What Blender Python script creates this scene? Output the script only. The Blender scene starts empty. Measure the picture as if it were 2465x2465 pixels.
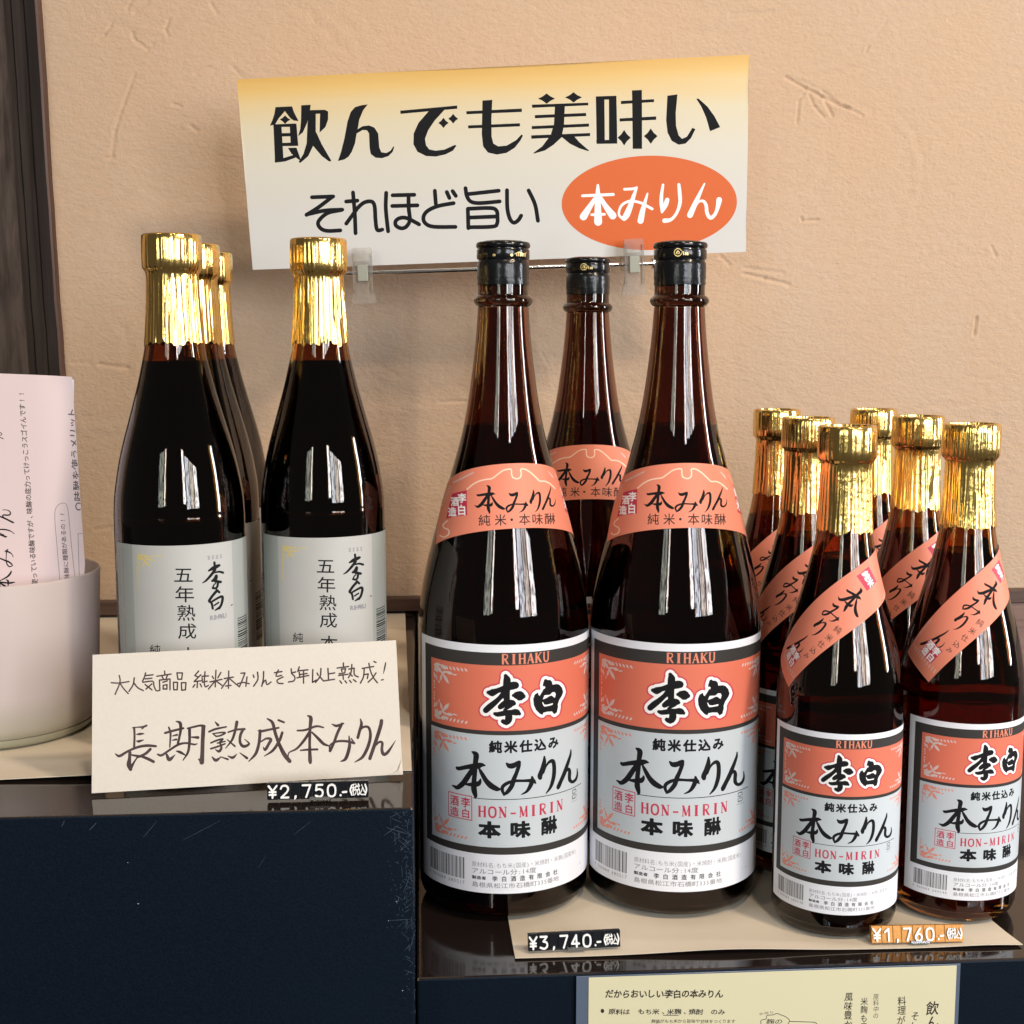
import bpy, math, random
import numpy as np
from mathutils import Vector, Matrix
from mathutils.geometry import delaunay_2d_cdt, tessellate_polygon

# ------------------------------------------------------------------ camera, world, lamps, exposure
SC = bpy.context.scene
COL = SC.collection
FOC, CEN, HORIZON = 3200.0, 1232.5, 830.0          # calibration of the photograph (its own pixels)
PITCH = math.atan((CEN - HORIZON) / FOC)
YAW = math.radians(4.0)
CAM_H = 0.346
cd = bpy.data.cameras.new('camera'); cam = bpy.data.objects.new('camera', cd); COL.objects.link(cam)
cam.location = (0, 0, CAM_H)
cam.rotation_euler = (math.pi / 2 - PITCH, 0, -YAW)
cd.sensor_width = 36; cd.lens = 36 * FOC / 2465.0
cd.clip_start = 0.02; cd.clip_end = 50
SC.camera = cam

W = bpy.data.worlds.new('World'); SC.world = W; W.use_nodes = True
bg = W.node_tree.nodes['Background']; bg.inputs[0].default_value = (1.0, 0.90, 0.82, 1); bg.inputs[1].default_value = 0.085

def area(name, loc, aim, sx, sy, power, col):
    d = bpy.data.lights.new(name, 'AREA'); d.shape = 'RECTANGLE'; d.size = sx; d.size_y = sy
    d.energy = power; d.color = col
    o = bpy.data.objects.new(name, d); COL.objects.link(o); o.location = loc
    o.rotation_euler = (Vector(aim) - Vector(loc)).to_track_quat('-Z', 'Y').to_euler()
    return o
def pane_texture(o, seed):
    d = o.data; d.use_nodes = True; nt = d.node_tree; em = nt.nodes['Emission']
    g = nt.nodes.new('ShaderNodeNewGeometry'); mp = nt.nodes.new('ShaderNodeMapping')
    mp.inputs['Scale'].default_value = (d.size * 6, d.size_y * 3.2, 1); mp.inputs['Location'].default_value = (seed * 3.1, seed * 1.7, 0)
    nt.links.new(g.outputs['Parametric'], mp.inputs[0])
    n = nt.nodes.new('ShaderNodeTexNoise'); n.inputs['Scale'].default_value = 1.6; n.inputs['Detail'].default_value = 4
    nt.links.new(mp.outputs[0], n.inputs['Vector'])
    r = nt.nodes.new('ShaderNodeMapRange'); r.inputs[1].default_value = 0.40; r.inputs[2].default_value = 0.58; r.inputs[3].default_value = 0.32; r.inputs[4].default_value = 1.45
    nt.links.new(n.outputs['Fac'], r.inputs[0]); nt.links.new(r.outputs[0], em.inputs['Strength'])
def window(x0, x1, z0, z1, y, rad, col):
    # radiance rad -> power = rad * area * pi
    A = (x1 - x0) * (z1 - z0)
    o = area('window_light', ((x0 + x1) / 2, y, (z0 + z1) / 2), ((x0 + x1) / 2, y + 1, (z0 + z1) / 2), x1 - x0, z1 - z0, rad * A * math.pi, col)
    pane_texture(o, x0 * 7); return o
# windows of the shop behind the camera: panes between dark mullions
WY = -1.75
window(0.62, 0.84, 0.42, 1.46, WY, 24, (0.95, 0.97, 1.0))
window(0.92, 1.28, 0.24, 1.40, WY, 14, (0.76, 0.87, 1.0))
window(1.34, 1.72, 0.24, 1.38, WY, 11, (0.98, 0.95, 0.88))
window(1.82, 2.30, 0.24, 1.36, WY, 21, (0.94, 0.97, 1.0))
window(-1.44, -0.98, 0.30, 1.40, WY, 4.5, (0.84, 0.95, 0.84))
window(-0.90, -0.79, 0.34, 1.42, WY, 20, (0.95, 1.0, 0.97))
area('side_window_light', (2.3, 0.5, 0.60), (0.2, 0.85, 0.3), 0.16, 1.0, 22, (0.95, 0.97, 1.0))
# warm ceiling lamps of the shop
k = area('ceiling_light', (1.25, -0.45, 1.75), (0.05, 1.16, 0.12), 0.20, 0.20, 7.5, (1.0, 0.80, 0.58)); k.data.spread = math.radians(95)
k = area('ceiling_light', (0.35, -0.35, 2.05), (-0.1, 1.16, 0.10), 0.12, 0.12, 3.0, (1.0, 0.80, 0.58)); k.data.spread = math.radians(95)
area('ceiling_light', (-1.0, 0.1, 2.0), (-0.2, 1.1, 0.1), 0.10, 0.10, 3, (1.0, 0.84, 0.66))
SC.view_settings.view_transform = 'Standard'; SC.view_settings.look = 'None'
SC.view_settings.gamma = 1.0; SC.view_settings.exposure = 0.0
SC.render.engine = 'CYCLES'
cy = SC.cycles
cy.use_denoising = True
try: cy.denoiser = 'OPENIMAGEDENOISE'
except Exception: pass
cy.max_bounces = 16; cy.transmission_bounces = 16; cy.glossy_bounces = 6; cy.diffuse_bounces = 4
cy.transparent_max_bounces = 12; cy.caustics_reflective = False; cy.caustics_refractive = False
cy.sample_clamp_indirect = 6.0

# ------------------------------------------------------------------ measuring helpers (photo pixel -> place)
def ray(u, v):
    x = (u - CEN) / FOC; y = -(v - CEN) / FOC
    d = np.array([x, math.cos(PITCH) + y * math.sin(PITCH), -math.sin(PITCH) + y * math.cos(PITCH)])
    c, s = math.cos(YAW), math.sin(YAW)
    return np.array([c * d[0] + s * d[1], -s * d[0] + c * d[1], d[2]])
O3 = np.array([0, 0, CAM_H])
def atz(u, v, z): d = ray(u, v); return O3 + (z - CAM_H) / d[2] * d
def aty(u, v, y): d = ray(u, v); return O3 + y / d[1] * d

# ------------------------------------------------------------------ materials
def mat(name, col=(0.5, 0.5, 0.5), rough=0.5, metal=0.0, trans=0.0, ior=1.45, spec=0.5, coat=0.0, bump=None, colnoise=None, sss=0, double=None):
    m = bpy.data.materials.new(name); m.use_nodes = True
    nt = m.node_tree; b = nt.nodes['Principled BSDF']
    b.inputs['Base Color'].default_value = (*col, 1); b.inputs['Roughness'].default_value = rough
    b.inputs['Metallic'].default_value = metal; b.inputs['Transmission Weight'].default_value = trans
    b.inputs['IOR'].default_value = ior; b.inputs['Specular IOR Level'].default_value = spec
    b.inputs['Coat Weight'].default_value = coat; b.inputs['Coat Roughness'].default_value = 0.08
    if bump or colnoise:
        tc = nt.nodes.new('ShaderNodeTexCoord')
    if bump:
        prev = None
        for (scale, dist, det, stretch) in bump:
            mp = nt.nodes.new('ShaderNodeMapping'); mp.inputs['Scale'].default_value = stretch
            nt.links.new(tc.outputs['Object'], mp.inputs[0])
            n = nt.nodes.new('ShaderNodeTexNoise'); n.inputs['Scale'].default_value = scale; n.inputs['Detail'].default_value = det
            nt.links.new(mp.outputs[0], n.inputs['Vector'])
            bp = nt.nodes.new('ShaderNodeBump'); bp.inputs['Distance'].default_value = dist; bp.inputs['Strength'].default_value = 1
            nt.links.new(n.outputs['Fac'], bp.inputs['Height'])
            if prev: nt.links.new(prev.outputs[0], bp.inputs['Normal'])
            prev = bp
        nt.links.new(prev.outputs[0], b.inputs['Normal'])
    if colnoise:
        prev = None
        base = b.inputs['Base Color']
        last = None
        for (scale, amt, col2, stretch) in colnoise:
            mp = nt.nodes.new('ShaderNodeMapping'); mp.inputs['Scale'].default_value = stretch
            nt.links.new(tc.outputs['Object'], mp.inputs[0])
            n = nt.nodes.new('ShaderNodeTexNoise'); n.inputs['Scale'].default_value = scale; n.inputs['Detail'].default_value = 6
            nt.links.new(mp.outputs[0], n.inputs['Vector'])
            r = nt.nodes.new('ShaderNodeMapRange'); r.inputs[1].default_value = 0.35; r.inputs[2].default_value = 0.7
            r.inputs[3].default_value = 0; r.inputs[4].default_value = amt
            nt.links.new(n.outputs['Fac'], r.inputs[0])
            mx = nt.nodes.new('ShaderNodeMix'); mx.data_type = 'RGBA'
            nt.links.new(r.outputs[0], mx.inputs[0])
            if last: nt.links.new(last, mx.inputs[6])
            else: mx.inputs[6].default_value = (*col, 1)
            mx.inputs[7].default_value = (*col2, 1)
            last = mx.outputs[2]
        nt.links.new(last, base)
    return m
S1 = (1, 1, 1)
M = {}
M['plaster'] = mat('plaster', (0.515, 0.366, 0.258), 0.88, spec=0.2,
    bump=[(75, 0.0008, 5, (1, 1, 2.0)), (260, 0.0007, 4, (1, 1, 1.5)), (800, 0.00025, 2, S1)], colnoise=[(3.2, 1.0, (0.48, 0.365, 0.275), S1), (11, 0.4, (0.515, 0.34, 0.215), (1, 1, .6)), (160, 0.30, (0.48, 0.31, 0.19), (1, 1, 1.6))])
M['dark_wood'] = mat('dark_wood', (0.011, 0.007, 0.006), 0.65, spec=0.2, bump=[(60, 0.0008, 8, (1, 1, 0.08))], colnoise=[(45, 0.9, (0.055, 0.040, 0.034), (1, 1, 0.05)), (300, 0.5, (0.008, 0.005, 0.004), (1, 1, 0.06))])
M['pale_wood'] = mat('pale_wood', (0.075, 0.056, 0.048), 0.75, spec=0.2, bump=[(150, 0.0006, 8, (1, 1, 0.1))], colnoise=[(200, 0.9, (0.026, 0.018, 0.015), (1, 1, 0.15))])
M['red_wood'] = mat('red_wood', (0.085, 0.040, 0.026), 0.5, colnoise=[(90, 0.9, (0.05, 0.022, 0.015), (1, 1, 0.08))])
M['panel_wood'] = mat('panel_wood', (0.21, 0.125, 0.10), 0.45, bump=[(220, 0.0002, 5, (0.05, 1, 1))], colnoise=[(260, 0.8, (0.13, 0.075, 0.06), (0.04, 1, 1))])
M['ledge_wood'] = mat('ledge_wood', (0.085, 0.045, 0.03), 0.4, colnoise=[(200, 0.8, (0.045, 0.022, 0.015), (0.04, 1, 1))])
M['lacquer_top'] = mat('lacquer_top', (0.014, 0.010, 0.009), 0.09, ior=1.55, spec=0.55, bump=[(30, 0.00015, 3, S1)], colnoise=[(160, 0.5, (0.018, 0.012, 0.01), (0.2, 1, 1))])
M['navy_face'] = mat('navy_face', (0.0018, 0.0050, 0.012), 0.5, spec=0.14, bump=[(700, 0.00012, 2, S1)], colnoise=[(900, 0.7, (0.005, 0.010, 0.020), S1), (7, 0.6, (0.003, 0.008, 0.015), S1)])
M['worn_edge'] = mat('worn_edge', (0.17, 0.105, 0.075), 0.5, colnoise=[(300, 0.9, (0.07, 0.045, 0.035), (0.1, 1, 1))])
M['scratch'] = mat('scratch', (0.050, 0.072, 0.115), 0.6, colnoise=[(1500, 0.9, (0.01, 0.02, 0.035), S1)])
M['chip'] = mat('chip', (0.35, 0.35, 0.36), 0.6)
M['kraft'] = mat('kraft', (0.68, 0.60, 0.49), 0.75, spec=0.25, bump=[(25, 0.0006, 2, S1)], colnoise=[(8, 0.35, (0.60, 0.51, 0.39), S1)])
M['amber_big'] = mat('amber_big', (0.235, 0.082, 0.033), 0.02, trans=1, ior=1.5)
M['amber_small'] = mat('amber_small', (0.40, 0.165, 0.030), 0.02, trans=1, ior=1.5)
M['amber_dark'] = mat('amber_dark', (0.045, 0.014, 0.006), 0.02, trans=1, ior=1.5)
M['mirin'] = mat('mirin', (0.28, 0.045, 0.015), 0.0, trans=1, ior=1.36)
M['aged_mirin'] = mat('aged_mirin', (0.004, 0.0015, 0.001), 0.0, trans=0.0, ior=1.36)
M['foil'] = mat('foil', (0.92, 0.63, 0.21), 0.19, metal=1.0, bump=[(200, 0.00022, 2, (1, 1, 0.12)), (330, 0.00020, 3, (1, 1, 0.7))])
M['recess_shade'] = mat('recess_shade', (0.03, 0.018, 0.010), 0.8)  # floor of the foil cap's hollow, its shade painted in as near-black
M['cap_black'] = mat('cap_black', (0.006, 0.006, 0.007), 0.18, bump=[(300, 0.0001, 2, S1)])
M['collar_black'] = mat('collar_black', (0.007, 0.0075, 0.009), 0.22, spec=0.4, bump=[(220, 0.00035, 3, S1)])
M['cap_gold'] = mat('cap_gold', (0.75, 0.55, 0.22), 0.35, metal=0.6)
M['white_paper'] = mat('white_paper', (0.80, 0.81, 0.87), 0.55, spec=0.35)
M['panel_grey'] = mat('panel_grey', (0.53, 0.575, 0.615), 0.5, spec=0.4, colnoise=[(14, 0.3, (0.58, 0.62, 0.655), S1)])
M['ink_black'] = mat('ink_black', (0.012, 0.012, 0.014), 0.75, spec=0.12)
M['ink_soft'] = mat('ink_soft', (0.036, 0.028, 0.028), 0.7, spec=0.1)
M['ink_frame'] = mat('ink_frame', (0.040, 0.037, 0.035), 0.55, spec=0.25)
M['ink_grey'] = mat('ink_grey', (0.24, 0.235, 0.26), 0.6)
M['ink_pale'] = mat('ink_pale', (0.46, 0.45, 0.50), 0.6)
M['ink_red'] = mat('ink_red', (0.50, 0.03, 0.075), 0.5)
M['ink_rose'] = mat('ink_rose', (0.58, 0.06, 0.085), 0.5)
M['orange'] = mat('orange', (0.69, 0.170, 0.105), 0.5, spec=0.35, colnoise=[(20, 0.3, (0.72, 0.195, 0.125), S1)])
M['salmon'] = mat('salmon', (0.76, 0.245, 0.160), 0.5, spec=0.35, colnoise=[(20, 0.3, (0.72, 0.215, 0.135), S1)])
M['leaf_pale'] = mat('leaf_pale', (0.66, 0.55, 0.53), 0.5)
M['leaf_coral'] = mat('leaf_coral', (0.76, 0.27, 0.20), 0.5)
M['cream_line'] = mat('cream_line', (0.90, 0.62, 0.48), 0.5)
M['sign_orange'] = mat('sign_orange', (0.62, 0.125, 0.030), 0.5, spec=0.35)
M['sign_white'] = mat('sign_white', (0.88, 0.87, 0.87), 0.5)
M['card'] = mat('card', (0.64, 0.59, 0.53), 0.85, spec=0.15, bump=[(500, 0.00005, 3, S1)], colnoise=[(9, 0.5, (0.60, 0.545, 0.48), S1), (500, 0.3, (0.57, 0.515, 0.455), S1)])
M['card_ink'] = mat('card_ink', (0.050, 0.032, 0.033), 0.8, spec=0.1, colnoise=[(120, 0.7, (0.10, 0.075, 0.075), S1)])
M['silver_label'] = mat('silver_label', (0.44, 0.437, 0.425), 0.5, spec=0.3, colnoise=[(30, 0.4, (0.48, 0.475, 0.46), S1)])
M['silver_edge'] = mat('silver_edge', (0.34, 0.36, 0.345), 0.45, spec=0.4)
M['gold_print'] = mat('gold_print', (0.62, 0.50, 0.18), 0.4)
M['menu_pink'] = mat('menu_pink', (0.68, 0.55, 0.56), 0.6, spec=0.3)
M['menu_ink'] = mat('menu_ink', (0.09, 0.065, 0.07), 0.6)
M['sheet_yellow'] = mat('sheet_yellow', (0.68, 0.635, 0.43), 0.35, spec=0.5, colnoise=[(30, 0.3, (0.65, 0.60, 0.41), S1)])
M['laminate'] = mat('laminate', (0.10, 0.13, 0.19), 0.2)
M['tag_black'] = mat('tag_black', (0.008, 0.009, 0.012), 0.2)
M['tag_gold'] = mat('tag_gold', (0.50, 0.23, 0.055), 0.5, metal=0.4, bump=[(160, 0.0003, 2, S1)])
M['tag_white'] = mat('tag_white', (0.86, 0.86, 0.86), 0.35)
M['steel'] = mat('steel', (0.75, 0.74, 0.72), 0.15, metal=1.0)
M['clear_plastic'] = mat('clear_plastic', (0.88, 0.87, 0.84), 0.06, trans=0.86, ior=1.42)
M['clip_insert'] = mat('clip_insert', (0.30, 0.30, 0.25), 0.5)
M['green_glass'] = mat('green_glass', (0.47, 0.46, 0.34), 0.25, trans=0.25, ior=1.45)
# frosted glass: light passes diffusely
m = bpy.data.materials.new('frosted_glass'); m.use_nodes = True; nt = m.node_tree
b = nt.nodes['Principled BSDF']; b.inputs['Roughness'].default_value = 0.5
tcx = nt.nodes.new('ShaderNodeTexCoord'); sx_ = nt.nodes.new('ShaderNodeSeparateXYZ'); nt.links.new(tcx.outputs['Object'], sx_.inputs[0])
mr = nt.nodes.new('ShaderNodeMapRange'); mr.inputs[1].default_value = 0.006; mr.inputs[2].default_value = 0.030; nt.links.new(sx_.outputs['Z'], mr.inputs[0])
cm = nt.nodes.new('ShaderNodeMix'); cm.data_type = 'RGBA'; cm.inputs[6].default_value = (0.58, 0.57, 0.43, 1); cm.inputs[7].default_value = (0.84, 0.76, 0.75, 1)
nt.links.new(mr.outputs[0], cm.inputs[0]); nt.links.new(cm.outputs[2], b.inputs['Base Color'])
tl = nt.nodes.new('ShaderNodeBsdfTranslucent'); tl.inputs[0].default_value = (0.75, 0.66, 0.63, 1)
mx = nt.nodes.new('ShaderNodeMixShader'); mx.inputs[0].default_value = 0.5
nt.links.new(b.outputs[0], mx.inputs[1]); nt.links.new(tl.outputs[0], mx.inputs[2]); nt.links.new(mx.outputs[0], nt.nodes['Material Output'].inputs[0])
M['frosted_glass'] = m
# sign paper: printed fade from amber at the top to white
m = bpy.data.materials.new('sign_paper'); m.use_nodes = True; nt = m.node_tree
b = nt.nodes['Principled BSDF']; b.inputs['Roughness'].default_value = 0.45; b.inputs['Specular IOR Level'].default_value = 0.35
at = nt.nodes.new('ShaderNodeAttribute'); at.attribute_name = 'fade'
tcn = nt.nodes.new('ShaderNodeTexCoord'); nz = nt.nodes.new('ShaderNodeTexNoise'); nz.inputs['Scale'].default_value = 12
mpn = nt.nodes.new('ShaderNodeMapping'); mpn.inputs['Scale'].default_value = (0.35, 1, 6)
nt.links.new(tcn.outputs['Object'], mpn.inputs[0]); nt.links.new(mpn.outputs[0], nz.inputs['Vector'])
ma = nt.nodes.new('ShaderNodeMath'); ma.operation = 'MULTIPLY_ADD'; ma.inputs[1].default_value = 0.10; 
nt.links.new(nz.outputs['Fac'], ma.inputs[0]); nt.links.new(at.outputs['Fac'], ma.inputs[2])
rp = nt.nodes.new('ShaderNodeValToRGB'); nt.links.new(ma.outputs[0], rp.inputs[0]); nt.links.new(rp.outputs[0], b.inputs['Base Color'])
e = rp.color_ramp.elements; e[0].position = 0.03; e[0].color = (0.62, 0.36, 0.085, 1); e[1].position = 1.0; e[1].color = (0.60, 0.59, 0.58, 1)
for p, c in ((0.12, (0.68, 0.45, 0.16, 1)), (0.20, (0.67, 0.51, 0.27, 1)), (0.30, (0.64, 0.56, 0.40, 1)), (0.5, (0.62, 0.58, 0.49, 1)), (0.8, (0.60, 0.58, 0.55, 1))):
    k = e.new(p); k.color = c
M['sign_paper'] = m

# ------------------------------------------------------------------ object helpers
def tag(o, label=None, cat=None, group=None, kind=None):
    if label: o['label'] = label
    if cat: o['category'] = cat
    if group: o['group'] = group
    if kind: o['kind'] = kind
    return o
def thing(name, loc, label, cat, group=None, rz=0.0):
    o = bpy.data.objects.new(name, None); COL.objects.link(o); o.location = loc; o.rotation_euler = (0, 0, rz)
    o.empty_display_size = 0.02
    return tag(o, label, cat, group)
def obj(name, me, parent=None):
    o = bpy.data.objects.new(name, me); COL.objects.link(o)
    if parent: o.parent = parent
    return o
def mesh(name, vs, fs, mats, smooth=False, mi=None):
    me = bpy.data.meshes.new(name); me.from_pydata([tuple(map(float, v)) for v in vs], [], fs)
    for x in (mats if isinstance(mats, (list, tuple)) else [mats]): me.materials.append(M[x])
    if mi is not None: me.polygons.foreach_set('material_index', mi)
    if smooth: me.polygons.foreach_set('use_smooth', [True] * len(me.polygons))
    me.update(); return me
def box(x0, x1, y0, y1, z0, z1):
    return ([(x0, y0, z0), (x1, y0, z0), (x1, y1, z0), (x0, y1, z0), (x0, y0, z1), (x1, y0, z1), (x1, y1, z1), (x0, y1, z1)],
            [(0, 3, 2, 1), (4, 5, 6, 7), (0, 1, 5, 4), (1, 2, 6, 5), (2, 3, 7, 6), (3, 0, 4, 7)])
def bevel_box(x0, x1, y0, y1, z0, z1, r, seg=2):
    import bmesh
    bm = bmesh.new(); vs, fs = box(x0, x1, y0, y1, z0, z1)
    bv = [bm.verts.new(v) for v in vs]
    for f in fs: bm.faces.new([bv[i] for i in f])
    bmesh.ops.bevel(bm, geom=bm.edges[:], offset=r, segments=seg, affect='EDGES', profile=0.5)
    bmesh.ops.recalc_face_normals(bm, faces=bm.faces[:])
    return bm
def bm_mesh(bm, name, mats, smooth=False, facemat=None):
    me = bpy.data.meshes.new(name)
    if facemat:
        for f in bm.faces: f.material_index = facemat(f)
    bm.to_mesh(me); bm.free()
    for x in (mats if isinstance(mats, (list, tuple)) else [mats]): me.materials.append(M[x])
    if smooth: me.polygons.foreach_set('use_smooth', [True] * len(me.polygons))
    return me
def crv(pts, n):
    # Catmull-Rom through 2-d or 3-d control rows
    P = [np.array(p, float) for p in pts]
    if len(P) < 3: return [P[0] + (P[-1] - P[0]) * i / n for i in range(n + 1)]
    P = [2 * P[0] - P[1]] + P + [2 * P[-1] - P[-2]]
    out = []
    for i in range(1, len(P) - 2):
        a, b, c, d = P[i - 1:i + 3]
        for k in range(n):
            t = k / n
            out.append(0.5 * ((2 * b) + (c - a) * t + (2 * a - 5 * b + 4 * c - d) * t * t + (-a + 3 * b - 3 * c + d) * t ** 3))
    out.append(P[-2]); return out
def lathe(prof, seg=96, rfun=None, close=False):
    vs = []; fs = []
    for i, (z, r) in enumerate(prof):
        for k in range(seg):
            a = 2 * math.pi * k / seg
            rr = r + (rfun(a, z) if rfun else 0)
            vs.append((rr * math.sin(a), -rr * math.cos(a), z))
    n = len(prof)
    for i in range(n - 1):
        for k in range(seg):
            k2 = (k + 1) % seg
            fs.append((i * seg + k, i * seg + k2, (i + 1) * seg + k2, (i + 1) * seg + k))
    if close:
        fs.append(tuple(range(seg))[::-1]); fs.append(tuple((n - 1) * seg + k for k in range(seg)))
    return vs, fs
def smooth_by_angle(me, ang=35):
    me.polygons.foreach_set('use_smooth', [True] * len(me.polygons))
    try: me.set_sharp_from_angle(angle=math.radians(ang))
    except Exception: pass

# ------------------------------------------------------------------ ink helpers: flat print as one planar mesh
def ccw(p):
    a = sum(p[i][0] * p[(i + 1) % len(p)][1] - p[(i + 1) % len(p)][0] * p[i][1] for i in range(len(p)))
    return (list(p) if a > 0 else list(p)[::-1]), abs(a) / 2
def tri(poly):
    t = tessellate_polygon([[Vector((x, y, 0)) for x, y in poly]])
    return [[poly[i] for i in f] for f in t]
def stroke(pts, w=None, n=4, grow=0.0, cap=True):
    """ribbon of varying full width through (x,y[,w])"""
    P = [(p[0], p[1], (p[2] if len(p) > 2 else w)) for p in pts]
    C = crv(P, n)
    out = []; L = []; R = []
    for i, c in enumerate(C):
        a = C[max(i - 1, 0)]; b = C[min(i + 1, len(C) - 1)]
        d = (b - a)[:2]; l = math.hypot(*d) or 1e-9; nx, ny = -d[1] / l, d[0] / l
        r = max(c[2], 0.03) / 2 + grow
        L.append((c[0] + nx * r, c[1] + ny * r)); R.append((c[0] - nx * r, c[1] - ny * r))
    for i in range(len(C) - 1):
        out.append([L[i], L[i + 1], R[i + 1]]); out.append([L[i], R[i + 1], R[i]])
    if cap:
        for c in (C[0], C[-1]):
            r = max(c[2], 0.03) / 2 + grow
            out.append([(c[0] + r * math.cos(t * math.pi / 5), c[1] + r * math.sin(t * math.pi / 5)) for t in range(10)])
        if grow > 0 or len(P) > 2:
            for c in P[1:-1]:
                r = (max(c[2], 0.03) / 2 + grow) * 0.98
                out.append([(c[0] + r * math.cos(t * math.pi / 5), c[1] + r * math.sin(t * math.pi / 5)) for t in range(10)])
    return out
def poly_lines(pts, w, closed=False):
    out = []
    n = len(pts)
    for i in range(n if closed else n - 1):
        out += stroke([(*pts[i], w), (*pts[(i + 1) % n], w)], n=1)
    return out
def dilate(outline, r):
    out = tri(outline)
    n = len(outline)
    for i in range(n):
        out += stroke([(*outline[i], 2 * r), (*outline[(i + 1) % n], 2 * r)], n=1)
    return out
def star(cx, cy, rx, ry=None, k=0.46):
    ry = ry or rx
    p = []
    for i in range(8):
        a = i * math.pi / 4; q = 1 if i % 2 == 0 else k * 1.35
        p.append((cx + rx * q * math.cos(a), cy + ry * q * math.sin(a)))
    return tri(p)
def ellipse(cx, cy, rx, ry, n=72, rot=0):
    c, s = math.cos(rot), math.sin(rot)
    return [(cx + rx * math.cos(2 * math.pi * i / n) * c - ry * math.sin(2 * math.pi * i / n) * s,
             cy + rx * math.cos(2 * math.pi * i / n) * s + ry * math.sin(2 * math.pi * i / n) * c) for i in range(n)]
_fc = bpy.data.curves.new('type', 'FONT'); _fc.resolution_u = 2
_fo = bpy.data.objects.new('type', _fc); COL.objects.link(_fo)
_gl = {}
def glyph(ch):
    if ch in _gl: return _gl[ch]
    _fc.body = ch; bpy.context.view_layer.update()
    me = _fo.to_mesh()
    V = [(v.co.x, v.co.y) for v in me.vertices]
    T = [[V[i] for i in p.vertices] for p in me.polygons]
    cnt = {}
    for p in me.polygons:
        vi = list(p.vertices)
        for i in range(len(vi)):
            k = (min(vi[i], vi[i - 1]), max(vi[i], vi[i - 1])); cnt[k] = cnt.get(k, 0) + 1
    E = [(V[a], V[b]) for (a, b), c in cnt.items() if c == 1]
    xs = [v[0] for v in V] or [0, 0.3]
    _fo.to_mesh_clear()
    _gl[ch] = (T, E, min(xs), max(xs)); return _gl[ch]
def put_glyph(ch, x, y, sx, sy, bold=0.0, shear=0.0, rot=0.0, center=True):
    """cell-centred glyph; x,y centre; y up"""
    T, E, x0, x1 = glyph(ch)
    cx = (x0 + x1) / 2 if center else 0.5; cyy = 0.38
    c, s = math.cos(rot), math.sin(rot)
    def f(p):
        a = (p[0] - cx) * sx; b = (p[1] - cyy) * sy; a += shear * b
        return (x + a * c - b * s, y + a * s + b * c)
    out = [[f(p) for p in t] for t in T]
    if bold:
        for a, b in E:
            d = math.hypot(b[0] - a[0], b[1] - a[1])
            if d < 1e-6: continue
            nx, ny = -(b[1] - a[1]) / d * bold, (b[0] - a[0]) / d * bold
            ex, ey = (b[0] - a[0]) / d * bold * 0.6, (b[1] - a[1]) / d * bold * 0.6
            out.append([f((a[0] + nx - ex, a[1] + ny - ey)), f((b[0] + nx + ex, b[1] + ny + ey)), f((b[0] - nx + ex, b[1] - ny + ey)), f((a[0] - nx - ex, a[1] - ny - ey))])
    return out
def text(s, x0, x1, y, h, bold=0.0, wide=1.0, shear=0.0):
    """horizontal row of text filling x0..x1, cell height h, y = cell centre"""
    adv = [0.5 if (ord(c) < 0x2000) else 1.0 for c in s]
    tot = sum(adv); k = (x1 - x0) / tot; out = []; x = x0
    for c, a in zip(s, adv):
        if c != ' ': out += put_glyph(c, x + a * k / 2, y, min(k * wide, h * 1.25) if a == 1 else min(2 * k * 0.95, h), h, bold, shear)
        x += a * k
    return out
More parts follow.
